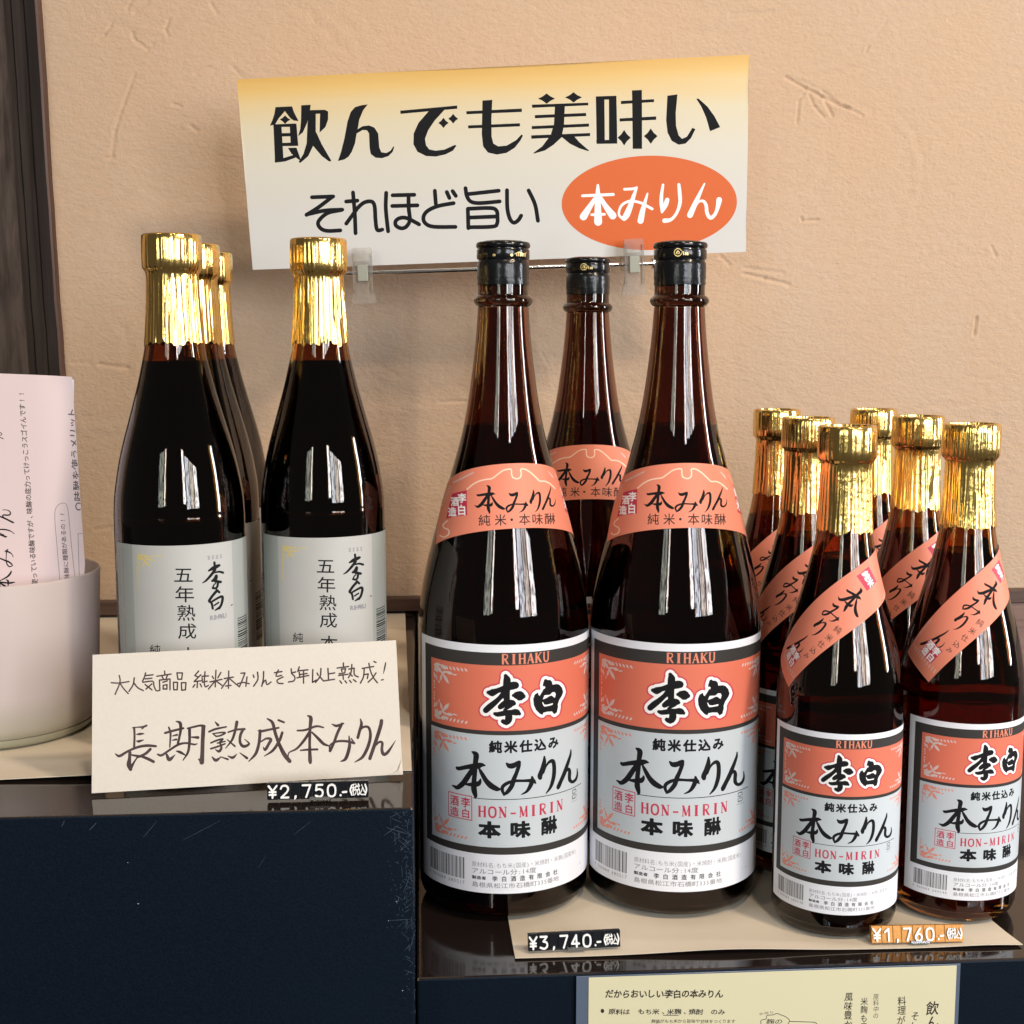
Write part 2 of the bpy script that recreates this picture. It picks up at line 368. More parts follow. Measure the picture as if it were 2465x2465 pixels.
SER = {  # serif capitals as strokes in a unit box: (points, width)
 'R': [([(.22, 0), (.22, 1)], .17), ([(.1, 0), (.36, 0)], .06), ([(.1, 1), (.5, 1), (.74, .92), (.76, .7), (.62, .54), (.3, .5)], .1), ([(.45, .5), (.8, .02)], .15), ([(.72, 0), (.95, 0)], .06)],
 'I': [([(.5, 0), (.5, 1)], .2), ([(.28, 0), (.72, 0)], .06), ([(.28, 1), (.72, 1)], .06)],
 'H': [([(.2, 0), (.2, 1)], .16), ([(.8, 0), (.8, 1)], .16), ([(.2, .52), (.8, .52)], .08), ([(.05, 0), (.37, 0)], .06), ([(.05, 1), (.37, 1)], .06), ([(.63, 0), (.95, 0)], .06), ([(.63, 1), (.95, 1)], .06)],
 'A': [([(.16, 0), (.5, 1)], .07), ([(.5, 1), (.82, 0)], .17), ([(.26, .33), (.7, .33)], .07), ([(.03, 0), (.3, 0)], .06), ([(.66, 0), (.98, 0)], .06)],
 'K': [([(.22, 0), (.22, 1)], .17), ([(.8, 1), (.25, .45)], .08), ([(.42, .58), (.82, 0)], .16), ([(.07, 0), (.38, 0)], .06), ([(.07, 1), (.38, 1)], .06), ([(.66, 1), (.95, 1)], .06), ([(.68, 0), (.98, 0)], .06)],
 'U': [([(.22, 1), (.22, .35), (.35, .05), (.6, .02), (.78, .2), (.8, .5), (.8, 1)], .13), ([(.06, 1), (.38, 1)], .06), ([(.65, 1), (.95, 1)], .06)],
 'O': [([(.5, 1), (.2, .85), (.12, .5), (.2, .15), (.5, 0), (.8, .15), (.88, .5), (.8, .85), (.5, 1)], .14)],
 'N': [([(.2, 0), (.2, 1)], .07), ([(.18, 1), (.8, .02)], .17), ([(.82, 0), (.82, 1)], .07), ([(.05, 0), (.35, 0)], .06), ([(.02, 1), (.25, 1)], .06), ([(.68, 1), (.96, 1)], .06)],
 'M': [([(.14, 0), (.17, 1)], .07), ([(.17, 1), (.5, .05)], .15), ([(.5, .05), (.83, 1)], .06), ([(.83, 1), (.86, 0)], .15), ([(.02, 0), (.28, 0)], .06), ([(.72, 0), (1, 0)], .06), ([(.03, 1), (.2, 1)], .06), ([(.8, 1), (.97, 1)], .06)],
 '-': [([(.2, .38), (.8, .38)], .13)]}
def serif(s, x0, x1, y0, y1, gap=0.12):
    out = []; n = len(s); k = (x1 - x0) / (n + gap * (n - 1)); h = y1 - y0
    for i, c in enumerate(s):
        X = x0 + i * k * (1 + gap)
        for pts, w in SER[c]:
            out += stroke([(X + p[0] * k, y0 + p[1] * h, w * h * 1.25) for p in pts], n=3 if len(pts) > 2 else 1, cap=False)
    return out
def strokes(S, inv, ox, oy, sc, w=None, grow=0, n=4):
    """strokes traced in a photo crop -> surface coordinates"""
    out = []
    for s in S:
        for p in stroke(s, w, n=n, grow=grow): out.append([inv(ox + x / sc, oy + y / sc) for x, y in p])
    return out
def outl(Ps, inv, ox, oy, sc):
    out = []
    for P in Ps:
        for p in tri(P): out.append([inv(ox + x / sc, oy + y / sc) for x, y in p])
    return out
def planar(groups, eps=1e-4):
    """one triangulation carrying the edges of all convex polygons; each triangle knows the topmost group over it
    (-1 = outside the first group, or outside everything when there is a single group)"""
    V = []; E = []; PL = []
    for gi, (mi, polys) in enumerate(groups):
        for p in polys:
            q, a = ccw(p)
            if a < 2e-4 or len(q) < 3: continue
            n0 = len(V); V += [Vector((v[0], v[1])) for v in q]; k = len(q)
            E += [(n0 + i, n0 + (i + 1) % k) for i in range(k)]; PL.append((gi, np.array(q, float)))
    r = delaunay_2d_cdt(V, E, [], 0, eps, False)
    vs, fs = r[0], r[2]
    P = np.array([(v.x, v.y) for v in vs]); T = np.array([list(f) for f in fs])
    c = P[T].mean(1); order = np.argsort(c[:, 0]); cs = c[order]; cx = cs[:, 0]
    top = np.full(len(T), -1); inb = np.zeros(len(T), bool)
    for gi, q in PL:
        a, b_ = np.searchsorted(cx, [q[:, 0].min(), q[:, 0].max()])
        if a >= b_: continue
        sub = cs[a:b_]; ok = np.ones(b_ - a, bool)
        for i in range(len(q)):
            p0, p1 = q[i], q[(i + 1) % len(q)]
            ok &= ((p1[0] - p0[0]) * (sub[:, 1] - p0[1]) - (p1[1] - p0[1]) * (sub[:, 0] - p0[0])) > -1e-9
        ids = order[a:b_][ok]
        if gi == 0: inb[ids] = True
        top[ids] = np.maximum(top[ids], gi)
    top[~inb] = -1
    ar = np.abs((P[T[:, 1], 0] - P[T[:, 0], 0]) * (P[T[:, 2], 1] - P[T[:, 0], 1]) - (P[T[:, 2], 0] - P[T[:, 0], 0]) * (P[T[:, 1], 1] - P[T[:, 0], 1]))
    top[ar < 1e-9] = -1
    return vs, [tuple(int(k) for k in t) for t in T], top
def compose(name, base, layers, warp, matnames, parent=None, eps=1e-4, attr=None):
    """base: polygons of the sheet (material 0); layers: [(material index, polygons)] painted in order. Units mm."""
    groups = [(0, base)] + [g_ for g_ in layers if g_[1]]
    vs, tris, top = planar(groups, eps)
    faces = []; mis = []
    for f, t in zip(tris, top):
        if t >= 0: faces.append(tuple(f)); mis.append(groups[t][0])
    pts = []; nr = []
    for v in vs:
        c, nn = warp(v.x, v.y); pts.append(c); nr.append(nn)
    # orient
    f0 = faces[len(faces) // 2]; a, b, c = [Vector(pts[i]) for i in f0]
    if (b - a).cross(c - a).dot(Vector(nr[f0[0]])) < 0: faces = [f[::-1] for f in faces]
    me = mesh(name, pts, faces, matnames, smooth=True, mi=mis)
    if attr:
        at = me.attributes.new(attr[0], 'FLOAT', 'POINT'); at.data.foreach_set('value', [attr[1](v.x, v.y) for v in vs])
    used = set(i for f in faces for i in f)
    me.normals_split_custom_set_from_vertices([tuple(x) for x in nr])
    return obj(name, me, parent)
def strips(x0, x1, y0, y1, nx, ny=1):
    out = []
    for i in range(nx):
        for j in range(ny):
            a, b = x0 + (x1 - x0) * i / nx, x0 + (x1 - x0) * (i + 1) / nx; c, d = y0 + (y1 - y0) * j / ny, y0 + (y1 - y0) * (j + 1) / ny
            out.append([(a, c), (b, c), (b, d), (a, d)])
    return out
def rect(x0, x1, y0, y1): return [[(x0, y0), (x1, y0), (x1, y1), (x0, y1)]]
def solid_ink(name, polys, warp, h, matname, parent):
    """raised lettering with side walls; warp(x,y,d) -> point at height d"""
    pv, pt_, top = planar([(0, polys)])
    fs = [f for f, t in zip(pt_, top) if t >= 0]; n = len(pv)
    vs = [warp(v.x, v.y, h) for v in pv] + [warp(v.x, v.y, 0.0) for v in pv]
    E = {}
    for f in fs:
        for i in range(len(f)):
            E[(f[i - 1], f[i])] = E.get((f[i - 1], f[i]), 0) + 1
    side = [(b, a, a + n, b + n) for (a, b) in E if (b, a) not in E]
    return obj(name, mesh(name, vs, fs + side, matname), parent)

# ------------------------------------------------------------------ surfaces of revolution: mapping photo <-> bottle
PROF_B = [(0.0, .040), (0.0015, .0465), (0.004, .0505), (0.009, .0527), (0.02, .0530), (0.155, .0530), (0.166, .0529), (0.178, .0522), (0.1903, .0505), (0.205, .0475), (0.2194, .0438),
          (0.2325, .0404), (0.2443, .0372), (0.255, .0339), (0.2663, .0305), (0.2842, .0256), (0.3021, .0220), (0.3176, .0197), (0.3304, .0181), (0.3435, .0167), (0.355, .0158), (0.3615, .0154)]
PROF_A = [(0.0, .027), (0.001, .0315), (0.003, .0342), (0.008, .0364), (0.016, .0369), (0.12, .0369), (0.130, .0368), (0.1401, .0363), (0.150, .0349), (0.1600, .0331), (0.1713, .0304), (0.182, .0274),
          (0.1921, .0246), (0.203, .0216), (0.2135, .0191), (0.2225, .0172), (0.232, .0158), (0.245, .0147), (0.262, .0140), (0.270, .0139)]
DZ = 0.006
def up_(L): return [((z + DZ if z > .0095 else z), r) for z, r in L]
def sm(prof, n=4): return [(float(a[0]), float(a[1])) for a in crv(up_(prof), n)]
SB, SA = sm(PROF_B), sm(PROF_A)
def rad(P):
    zs = np.array([p[0] for p in P]); rs = np.array([p[1] for p in P])
    return lambda z: float(np.interp(z, zs, rs))
rB, rA = rad(SB), rad(SA)
def hit(u, v, cx, cy, rf, z0=0.0):
    """ray against a surface of revolution -> (angle, z local)"""
    d = ray(u, v); t0 = (cy - 0.06) / d[1]; t1 = (cx * d[0] + cy * d[1]) / (d[0] ** 2 + d[1] ** 2)
    def g(t):
        P = O3 + t * d; return math.hypot(P[0] - cx, P[1] - cy) - rf(P[2] - z0)
    lo, hi = t0, t1
    if g(hi) > 0: t = hi
    else:
        for _ in range(30):
            mid = (lo + hi) / 2
            if g(mid) > 0: lo = mid
            else: hi = mid
        t = hi
    P = O3 + t * d
    return math.atan2(P[0] - cx, -(P[1] - cy)), P[2] - z0
def cyl_inv(cx, cy, rf, R, z0=0.0, a0=0.0):
    def f(u, v):
        a, z = hit(u, v, cx, cy, rf, z0); return ((a - a0) * R * 1000, (z - DZ) * 1000)
    return f
def cyl_warp(rf, R, off=0.00035):
    def f(x, y):
        a = x / 1000 / R; z = y / 1000 + DZ; r = rf(z) + off
        return (r * math.sin(a), -r * math.cos(a), z), (math.sin(a), -math.cos(a), 0)
    return f
class Cone:
    """flat label developed on a shoulder (isometric cone development)"""
    def __init__(s, rf, zc, slope, off=0.00035):
        s.rf = rf; s.zc = zc; s.be = math.atan(slope); s.za = zc + rf(zc) / slope; s.r0 = (s.za - zc) / math.cos(s.be); s.off = off; s.sl = slope
    def inv(s, a, z):
        rho = (s.za - z) / math.cos(s.be); ph = a * math.sin(s.be)
        return (rho * math.sin(ph) * 1000, (s.r0 - rho * math.cos(ph)) * 1000)
    def warp(s, x, y):
        X, Y = x / 1000, s.r0 - y / 1000
        rho = math.hypot(X, Y); ph = math.atan2(X, Y); a = ph / math.sin(s.be); z = s.za - rho * math.cos(s.be)
        r = s.rf(z) + s.off; dr = (s.rf(z + .002) - s.rf(z - .002)) / .004; l = math.hypot(1, dr)
        return (r * math.sin(a), -r * math.cos(a), z), (math.sin(a) / l, -math.cos(a) / l, -dr / l)
class Plane:
    def __init__(s, o, e1, e2):
        s.o = np.array(o, float); s.e1 = np.array(e1, float); s.e1 /= np.linalg.norm(s.e1)
        e2 = np.array(e2, float); e2 -= e2.dot(s.e1) * s.e1; s.e2 = e2 / np.linalg.norm(e2); s.n = np.cross(s.e1, s.e2)
    def inv(s, u, v):
        d = ray(u, v); t = (s.o - O3).dot(s.n) / d.dot(s.n); P = O3 + t * d - s.o
        return (P.dot(s.e1) * 1000, P.dot(s.e2) * 1000)
    def pt(s, x, y, d=0.0): return s.o + s.e1 * x / 1000 + s.e2 * y / 1000 + s.n * d

# positions (metres, furniture frame)
P_B = [(0.0515, 0.813, math.radians(11)), (0.1585, 0.808, 0.0), (0.1215, 0.958, math.radians(-2))]
P_A = [(0.2485, 0.757, math.radians(-3.5)), (0.2512, 0.845, math.radians(-6)), (0.2600, 0.953, math.radians(3)),
       (0.3290, 0.772, math.radians(14)), (0.3292, 0.858, math.radians(-3)), (0.3320, 0.953, math.radians(6))]
BLK = 0.112
l2 = aty(463, 600, .850); l3 = aty(499, 615, .926)
P_L = [(-0.1385, 0.775, 0.0), (float(l2[0]), .850, 0.1), (float(l3[0]), .926, -0.2), (-0.0580, 0.800, math.radians(-6))]

# ------------------------------------------------------------------ lettering and ornament data (traced strokes: x, y, width)
BRUSH = {
 '本': [[(312,155,14),(345,175,50),(368,215,72),(355,320,62),(345,450,58),(330,600,62),(330,700,72),(350,790,45),(345,820,22)],
       [(100,372,34),(130,385,50),(250,368,58),(380,362,80),(440,352,55),(490,362,12)],
       [(320,400,60),(245,510,70),(180,600,72),(105,655,58),(65,640,30),(32,622,10)],
       [(405,400,20),(440,470,45),(500,580,60),(570,660,74),(650,710,62),(682,718,40)],
       [(225,618,26),(290,625,50),(380,622,70),(412,595,48),(422,560,18)]],
 'み': [[(800,352,22),(838,388,62),(900,388,70),(960,355,52),(985,348,45)],
       [(980,345,46),(975,400,52),(940,500,50),(900,590,60),(870,680,60),(810,760,52),(755,800,30)],
       [(755,800,26),(732,740,40),(735,690,46),(780,650,45),(850,622,40),(930,612,34),(1050,618,32),(1130,620,42),(1190,632,55),(1225,668,8)],
       [(1170,572,26),(1172,625,60),(1130,720,50),(1080,780,30),(1010,814,6)]],
 'り': [[(1358,288,20),(1355,370,55),(1325,470,62),(1290,555,68),(1290,588,58)],
       [(1340,520,24),(1380,430,20),(1430,370,34),(1485,358,52),(1505,430,52),(1500,560,52),(1470,680,46),(1430,760,30),(1375,822,6)]],
 'ん': [[(1770,212,10),(1765,270,24),(1735,360,38),(1700,450,46),(1660,550,52),(1610,650,50),(1568,735,54),(1560,755,40)],
       [(1640,590,28),(1690,520,24),(1730,488,34),(1745,530,44),(1740,610,44),(1750,658,46),(1790,682,38),(1840,650,32),(1868,580,20),(1866,492,4)]]}
BC = {'本': (350, 480), 'み': (965, 575), 'り': (1395, 555), 'ん': (1712, 485)}
ALLB = sum(BRUSH.values(), [])
LOGO = [[(590,225,60),(615,300,130),(610,400,130),(600,550,125),(605,690,110)], [(255,530,60),(330,540,130),(430,505,85),(560,470,110),(680,430,140),(780,420,130),(808,435,60)],
 [(560,560,120),(480,640,80),(380,730,95),(280,805,110),(205,870,105)], [(735,612,50),(800,612,130),(865,628,175),(930,640,80)],
 [(480,820,90),(560,770,120),(640,750,110),(720,760,105),(750,770,60)], [(690,800,60),(620,850,70),(590,900,110)],
 [(370,945,50),(430,962,80),(560,945,90),(700,930,105),(800,945,110),(850,975,50)], [(600,900,120),(640,1000,125),(630,1080,130),(590,1130,90),(525,1100,70)]]
HAKU = [(1355,340),(1385,330),(1410,352),(1470,355),(1500,390),(1510,450),(1600,440),(1650,455),(1700,510),(1725,590),(1705,650),(1640,750),(1610,830),(1615,880),(1590,980),(1540,1010),(1500,955),(1400,955),(1320,970),(1300,1010),(1250,985),(1180,910),(1140,820),(1130,700),(1160,620),(1215,590),(1225,630),(1255,655),(1300,590),(1345,510),(1325,455),(1330,420)]
HAKUW = [[(1315,720),(1350,640),(1460,635),(1510,590),(1560,590),(1580,630),(1560,700),(1540,690),(1500,655),(1450,660),(1400,690)], [(1300,770),(1320,775),(1345,820),(1400,825),(1520,800),(1510,835),(1350,862),(1325,840)], [(1300,480),(1345,460),(1370,480),(1360,510),(1320,515)], [(690,540),(800,500),(830,512),(760,545),(705,575),(680,580)], [(470,735),(500,695),(548,672),(540,700)], [(610,885),(690,845),(810,850),(760,872),(690,888)], [(415,575),(490,540),(440,590)]]
S_ROW1A = [[(90,185),(245,178),(262,230),(305,315),(260,310),(230,290),(178,222),(120,290),(88,345),(38,358),(60,310),(80,250)],
 [(70,345),(145,342),(165,690),(85,700)], [(70,345),(270,337),(285,345),(285,368),(75,370)], [(85,428),(292,424),(292,455),(87,460)], [(90,520),(300,512),(302,545),(92,550)], [(222,345),(285,338),(302,545),(232,548)],
 [(82,672),(165,658),(270,626),(290,650),(180,690),(85,702)], [(205,565),(285,562),(328,682),(300,670),(240,620)],
 [(330,168),(418,163),(412,215),(385,330),(345,420),(300,455),(320,390),(328,300)],
 [(405,213),(550,210),(580,225),(580,300),(555,370),(500,422),(505,246),(465,248),(465,420),(440,545),(395,640),(320,705),(305,695),(350,620),(380,520),(388,340),(395,246)],
 [(450,400),(470,420),(520,530),(610,685),(590,692),(520,640),(440,545)],
 [(670,687),(700,600),(730,480),(760,320),(790,230),(830,185),(890,167),(948,160),(905,215),(870,300),(855,390),(900,362),(960,355),(1010,375),(1045,430),(1055,560),(1075,605),(1120,612),(1160,590),(1185,550),(1195,552),(1180,600),(1140,640),(1080,660),(1020,655),(975,620),(965,560),(960,430),(940,400),(900,398),(845,430),(830,520),(800,600),(770,645),(730,672)],
 [(1250,218),(1780,170),(1780,200),(1252,248)],
 [(1515,222),(1640,200),(1660,212),(1570,310),(1510,400),(1480,480),(1490,540),(1520,578),(1580,590),(1660,580),(1760,535),(1772,545),(1740,590),(1670,625),(1580,645),(1490,640),(1410,600),(1372,530),(1375,430),(1420,330)]]
S_ROW1B = [[(185,157),(257,152),(250,300),(252,420),(265,470),(300,490),(360,485),(430,445),(470,403),(480,412),(460,450),(420,500),(360,538),(290,550),(225,535),(190,490),(180,400)],
 [(67,235),(472,215),(472,240),(70,257)], [(80,338),(458,322),(458,345),(82,360)],
 [(545,187),(955,172),(955,192),(547,210)], [(565,263),(938,247),(940,270),(567,286)], [(543,343),(960,324),(960,347),(543,365)], [(540,410),(968,393),(968,415),(540,435)],
 [(712,195),(785,190),(778,340),(765,400),(760,425),(700,480),(640,520),(560,543),(555,538),(620,490),(680,410),(705,330)], [(765,425),(800,415),(850,415),(890,460),(960,520),(955,525),(890,505),(820,470)],
 [(1010,127),(1160,122),(1160,150),(1010,150)], [(1012,445),(1164,442),(1165,470),(1015,472)], [(1010,127),(1072,126),(1075,471),(1015,472)], [(1105,126),(1160,122),(1165,470),(1105,471)],
 [(1192,160),(1433,147),(1433,168),(1192,183)], [(1182,287),(1448,272),(1448,297),(1182,310)], [(1273,83),(1345,80),(1345,508),(1277,508)],
 [(1530,122),(1603,112),(1590,250),(1592,340),(1610,410),(1635,435),(1670,420),(1710,355),(1732,365),(1700,430),(1660,470),(1610,478),(1560,450),(1530,390),(1520,300)],
 [(1740,145),(1755,142),(1820,200),(1870,270),(1912,350),(1838,380),(1810,280),(1775,200)]]
S_OVAL = [[(437,378,26),(437,470,50),(437,600,66),(440,765,85)], [(275,490,30),(600,475,32)], [(415,510,40),(355,600,55),(285,710,80)], [(465,510,40),(520,600,55),(595,700,80)], [(372,690,28),(508,685,28)],
 [(718,420,28),(800,416,28),(845,404,26)], [(848,400,22),(820,480,38),(780,600,56),(742,690,66),(715,728,55)], [(715,735,40),(665,700,25),(665,640,25),(700,580,28),(780,545,28),(880,560,28),(950,595,30),(1012,628,28)], [(962,465,18),(940,540,32),(910,650,55),(888,755,64)],
 [(1125,372,26),(1110,480,35),(1108,570,38),(1115,662,24)], [(1115,662,22),(1150,590,50),(1170,532,46)], [(1292,370,32),(1300,450,38),(1305,560,38),(1270,670,30),(1210,740,35),(1142,752,50)],
 [(1562,360,16),(1520,450,32),(1470,560,50),(1410,693,62)], [(1470,590,28),(1500,552,25),(1550,545,30),(1580,590,35),(1590,670,38),(1625,722,40),(1670,690,35),(1700,620,40),(1718,532,60)]]
S_ROW2 = [[(100,112),(265,106)], [(258,108),(150,190),(58,248)], [(60,245),(200,215),(335,208)], [(330,210),(220,235),(150,300),(165,350),(220,372),(320,368)],
 [(418,75),(432,240),(438,390)], [(365,145),(452,138)], [(446,206),(366,316)], [(440,208),(500,155),(560,145),(585,180),(592,280),(600,350),(615,368),(645,362)],
 [(675,78),(672,200),(690,375)], [(725,97),(893,93)], [(722,180),(917,175)], [(848,95),(850,200),(858,290),(830,340),(790,352),(750,330),(750,295),(785,272),(840,275),(930,322)],
 [(1052,62),(1060,165)], [(1198,158),(1080,180),(1000,215),(965,260),(975,310),(1040,340),(1212,342)], [(1145,72),(1165,118)], [(1190,65),(1215,102)],
 [(1290,42),(1300,100),(1330,145),(1400,158),(1555,145)], [(1310,88),(1548,62)], [(1312,352),(1308,202)], [(1308,202),(1480,196),(1530,215),(1538,265),(1535,315),(1500,340),(1312,345)], [(1320,270),(1530,262)],
 [(1612,58),(1615,200),(1635,280),(1665,310),(1700,290),(1722,255)], [(1780,60),(1830,170),(1852,295)]]
C_BIG1 = [[(265,225,14),(330,217,14),(400,213,24),(445,196,26)], [(400,225,22),(380,242,8)], [(285,225,28),(290,330,26),(285,475,26)], [(315,310,10),(360,305,30),(408,300,14)], [(315,395,10),(345,400,32),(405,382,10)],
 [(40,560,10),(95,590,34),(200,530,28),(330,475,30),(450,455,34),(565,462,28)], [(230,545,40),(225,620,40),(218,700,60),(238,760,46)], [(240,740,46),(290,660,20),(330,600,18)], [(250,575,20),(360,595,34)], [(495,500,34),(430,560,34),(330,605,24)], [(370,590,28),(450,620,36),(535,662,36)],
 [(685,292,28),(780,265,28),(920,230,26)], [(732,218,20),(755,300,26),(745,475,16)], [(825,140,10),(880,165,40),(885,260,34),(870,340,30),(850,430,30)], [(780,330,12),(840,315,26)], [(780,385,12),(830,375,26)],
 [(590,568,22),(640,580,30),(730,520,26),(860,440,28),(965,422,24),(1060,440,22),(1100,430,10)], [(705,570,28),(740,635,48),(815,572,6)], [(830,525,12),(880,540,34),(942,575,16)],
 [(1000,235,36),(1000,400,34),(980,540,30),(915,645,10)], [(975,232,20),(1060,212,24),(1140,195,26),(1185,208,48)], [(1180,215,50),(1170,400,48),(1165,560,50),(1158,670,60)], [(1158,665,46),(1118,628,16)], [(1030,345,18),(1110,350,36)],
 [(1330,148,10),(1368,190,34)], [(1252,275,24),(1340,240,26),(1475,212,18)], [(1300,300,14),(1345,335,20)], [(1300,300,14),(1420,285,20),(1460,292,22),(1400,325,20),(1345,335,18)], [(1275,420,20),(1360,385,22),(1430,370,22),(1390,410,18)], [(1360,422,18),(1460,400,16)], [(1275,495,22),(1370,465,22),(1460,430,18)], [(1390,410,22),(1412,480,28),(1380,530,32),(1335,505,10)],
 [(1612,150,40),(1590,260,34),(1550,380,28),(1465,490,8)], [(1498,282,18),(1600,250,24),(1710,242,30)], [(1690,245,36),(1655,330,34),(1655,420,34),(1700,465,38),(1770,432,24),(1712,372,8)], [(1488,378,12),(1585,462,24)],
 [(1292,602,14),(1340,645,40),(1405,602,8)], [(1400,598,10),(1495,632,24)], [(1495,588,10),(1558,610,34),(1612,562,6)], [(1650,548,10),(1742,616,32)]]
C_BIG2 = [[(160,248,14),(200,255,28),(300,235,26),(410,213,22)], [(185,250,36),(170,400,34),(130,530,34),(45,624,10)], [(190,385,16),(260,345,24),(315,355,36),(290,410,34),(245,482,32),(222,448,6)], [(272,102,16),(335,150,36),(370,280,38),(420,420,40),(480,540,50),(545,622,46)], [(455,272,30),(420,370,34),(340,490,30),(235,560,8)], [(408,120,24),(475,146,24)],
 [(765,65,14),(805,95,44),(795,220,36),(790,420,32),(795,600,46),(798,640,36)], [(640,248,20),(740,240,26),(870,195,26),(958,210,18)], [(790,265,34),(720,370,32),(630,470,24),(540,515,14),(525,570,14)], [(820,270,20),(900,350,34),(960,410,34),(1030,437,16)], [(678,490,16),(760,482,24),(885,478,24)],
 [(1062,168,10),(1120,190,32),(1205,160,18)], [(1185,165,32),(1130,280,34),(1090,390,32),(1040,495,36)], [(1035,495,18),(1040,425,16),(1130,380,26),(1250,380,28),(1335,402,30)], [(1272,315,12),(1280,420,36),(1260,520,40),(1225,600,36),(1168,626,8)], [(1300,345,12),(1330,395,24)],
 [(1412,106,12),(1425,170,36),(1400,260,34),(1380,335,34)], [(1390,280,12),(1440,210,24),(1510,208,30),(1535,300,34),(1510,430,38),(1440,570,34),(1342,636,8)],
 [(1670,128,42),(1660,190,44),(1610,350,42),(1528,590,40)], [(1580,450,18),(1640,390,26),(1680,400,30),(1675,480,34),(1695,538,40),(1750,510,34),(1842,372,4)]]
C_ROW1 = [[(205,310),(215,400),(150,560)], [(100,405),(200,410),(335,390)], [(215,410),(260,480),(325,550)], [(405,340),(390,430),(335,520)], [(395,400),(450,470),(525,510)],
 [(555,275),(540,330),(515,385)], [(560,310),(655,300)], [(550,355),(640,345)], [(520,400),(650,385),(665,440),(695,510),(740,508)], [(640,420),(560,490)], [(550,430),(640,500)],
 [(808,250),(812,300)], [(705,320),(895,290)], [(775,325),(790,350)], [(845,310),(830,345)], [(745,500),(740,372)], [(740,370),(880,355)], [(880,355),(880,500)], [(785,400),(845,380)], [(790,440),(790,490)], [(790,440),(840,432)], [(840,430),(838,490)], [(790,490),(838,488)],
 [(972,275),(985,360)], [(972,275),(1045,275)], [(1045,275),(1035,360)], [(985,360),(1035,358)], [(925,400),(930,500)], [(925,400),(980,400)], [(980,400),(975,500)], [(930,500),(975,498)], [(1030,405),(1035,505)], [(1030,405),(1092,405)], [(1092,405),(1085,500)], [(1035,505),(1085,500)],
 [(1260,250),(1210,310)], [(1210,310),(1255,330)], [(1290,300),(1200,390)], [(1200,390),(1292,380)], [(1245,390),(1240,470)], [(1210,430),(1185,465)], [(1280,420),(1300,460)], [(1305,320),(1390,315)], [(1305,340),(1312,400)], [(1312,400),(1372,385)], [(1345,260),(1335,400),(1350,460),(1390,440)],
 [(1490,240),(1480,460)], [(1440,320),(1460,350)], [(1555,270),(1515,340)], [(1410,395),(1570,360)], [(1480,380),(1390,490)], [(1490,380),(1570,440)],
 [(1660,250),(1655,480)], [(1600,350),(1722,330)], [(1655,350),(1565,480)], [(1670,350),(1765,432)], [(1620,450),(1690,440)], [(1820,280),(1875,275)], [(1875,275),(1840,370),(1800,460)], [(1800,460),(1770,425),(1850,402),(1930,418)]]
C_ROW2 = [[(25,320),(10,440)], [(105,295),(115,325)], [(160,258),(165,350),(110,440)], [(240,250),(235,350),(215,440)], [(230,400),(265,360),(282,420),(335,385)], [(380,265),(475,250)], [(430,230),(400,310),(470,300)], [(490,320),(415,360),(430,400),(490,405)],
 [(595,215),(600,270)], [(600,275),(642,320),(630,370),(560,385)], [(600,268),(652,255)], [(700,190),(680,250)], [(690,240),(812,228)], [(700,290),(800,275)], [(670,332),(822,300)], [(700,260),(705,320)], [(755,240),(755,400)],
 [(875,225),(870,390)], [(870,390),(920,360)], [(930,270),(945,300)], [(980,210),(970,310),(910,390)], [(965,315),(1010,370)], [(1070,210),(1078,350)], [(1080,280),(1158,268)], [(1010,372),(1155,350)],
 [(1270,140),(1270,180)], [(1190,205),(1338,185)], [(1245,220),(1252,250)], [(1245,220),(1300,213)], [(1300,213),(1290,250)], [(1215,280),(1290,265)], [(1210,302),(1330,285)], [(1265,290),(1270,350)], [(1380,160),(1370,260),(1335,330)], [(1340,220),(1410,205)], [(1410,205),(1412,290),(1462,320)], [(1350,270),(1385,310)], [(1225,370),(1248,402)], [(1290,370),(1312,398)], [(1350,365),(1372,392)], [(1400,355),(1435,382)],
 [(1515,210),(1662,185)], [(1540,215),(1530,320),(1490,400)], [(1545,290),(1592,280)], [(1592,280),(1580,340)], [(1600,145),(1620,240),(1660,330),(1710,395)], [(1692,268),(1650,330),(1590,388)], [(1665,120),(1692,132)]]
L_RI = [[(380,415,46),(390,520,50)], [(235,632,30),(340,570,80),(440,520,80),(505,490,56)], [(400,600,60),(330,700,60),(230,820,50),(150,900,36),(75,946,8)], [(390,680,28),(500,655,40),(600,680,50)], [(430,765,70),(400,850,90),(325,895,46)], [(400,900,60),(540,920,58)], [(470,950,50),(455,1040,44),(410,1085,44),(340,1075,50)], [(345,1060,30),(365,1000,24),(410,955,20)],
 [(440,1130,50),(505,1185,50)], [(440,1150,60),(330,1280,56),(250,1400,60)], [(250,1420,60),(310,1470,50),(340,1610,46)], [(330,1420,40),(480,1330,45),(570,1295,56),(592,1350,56),(560,1500,50),(505,1600,50)], [(380,1525,28),(490,1450,30)], [(395,1655,16),(500,1590,56)]]

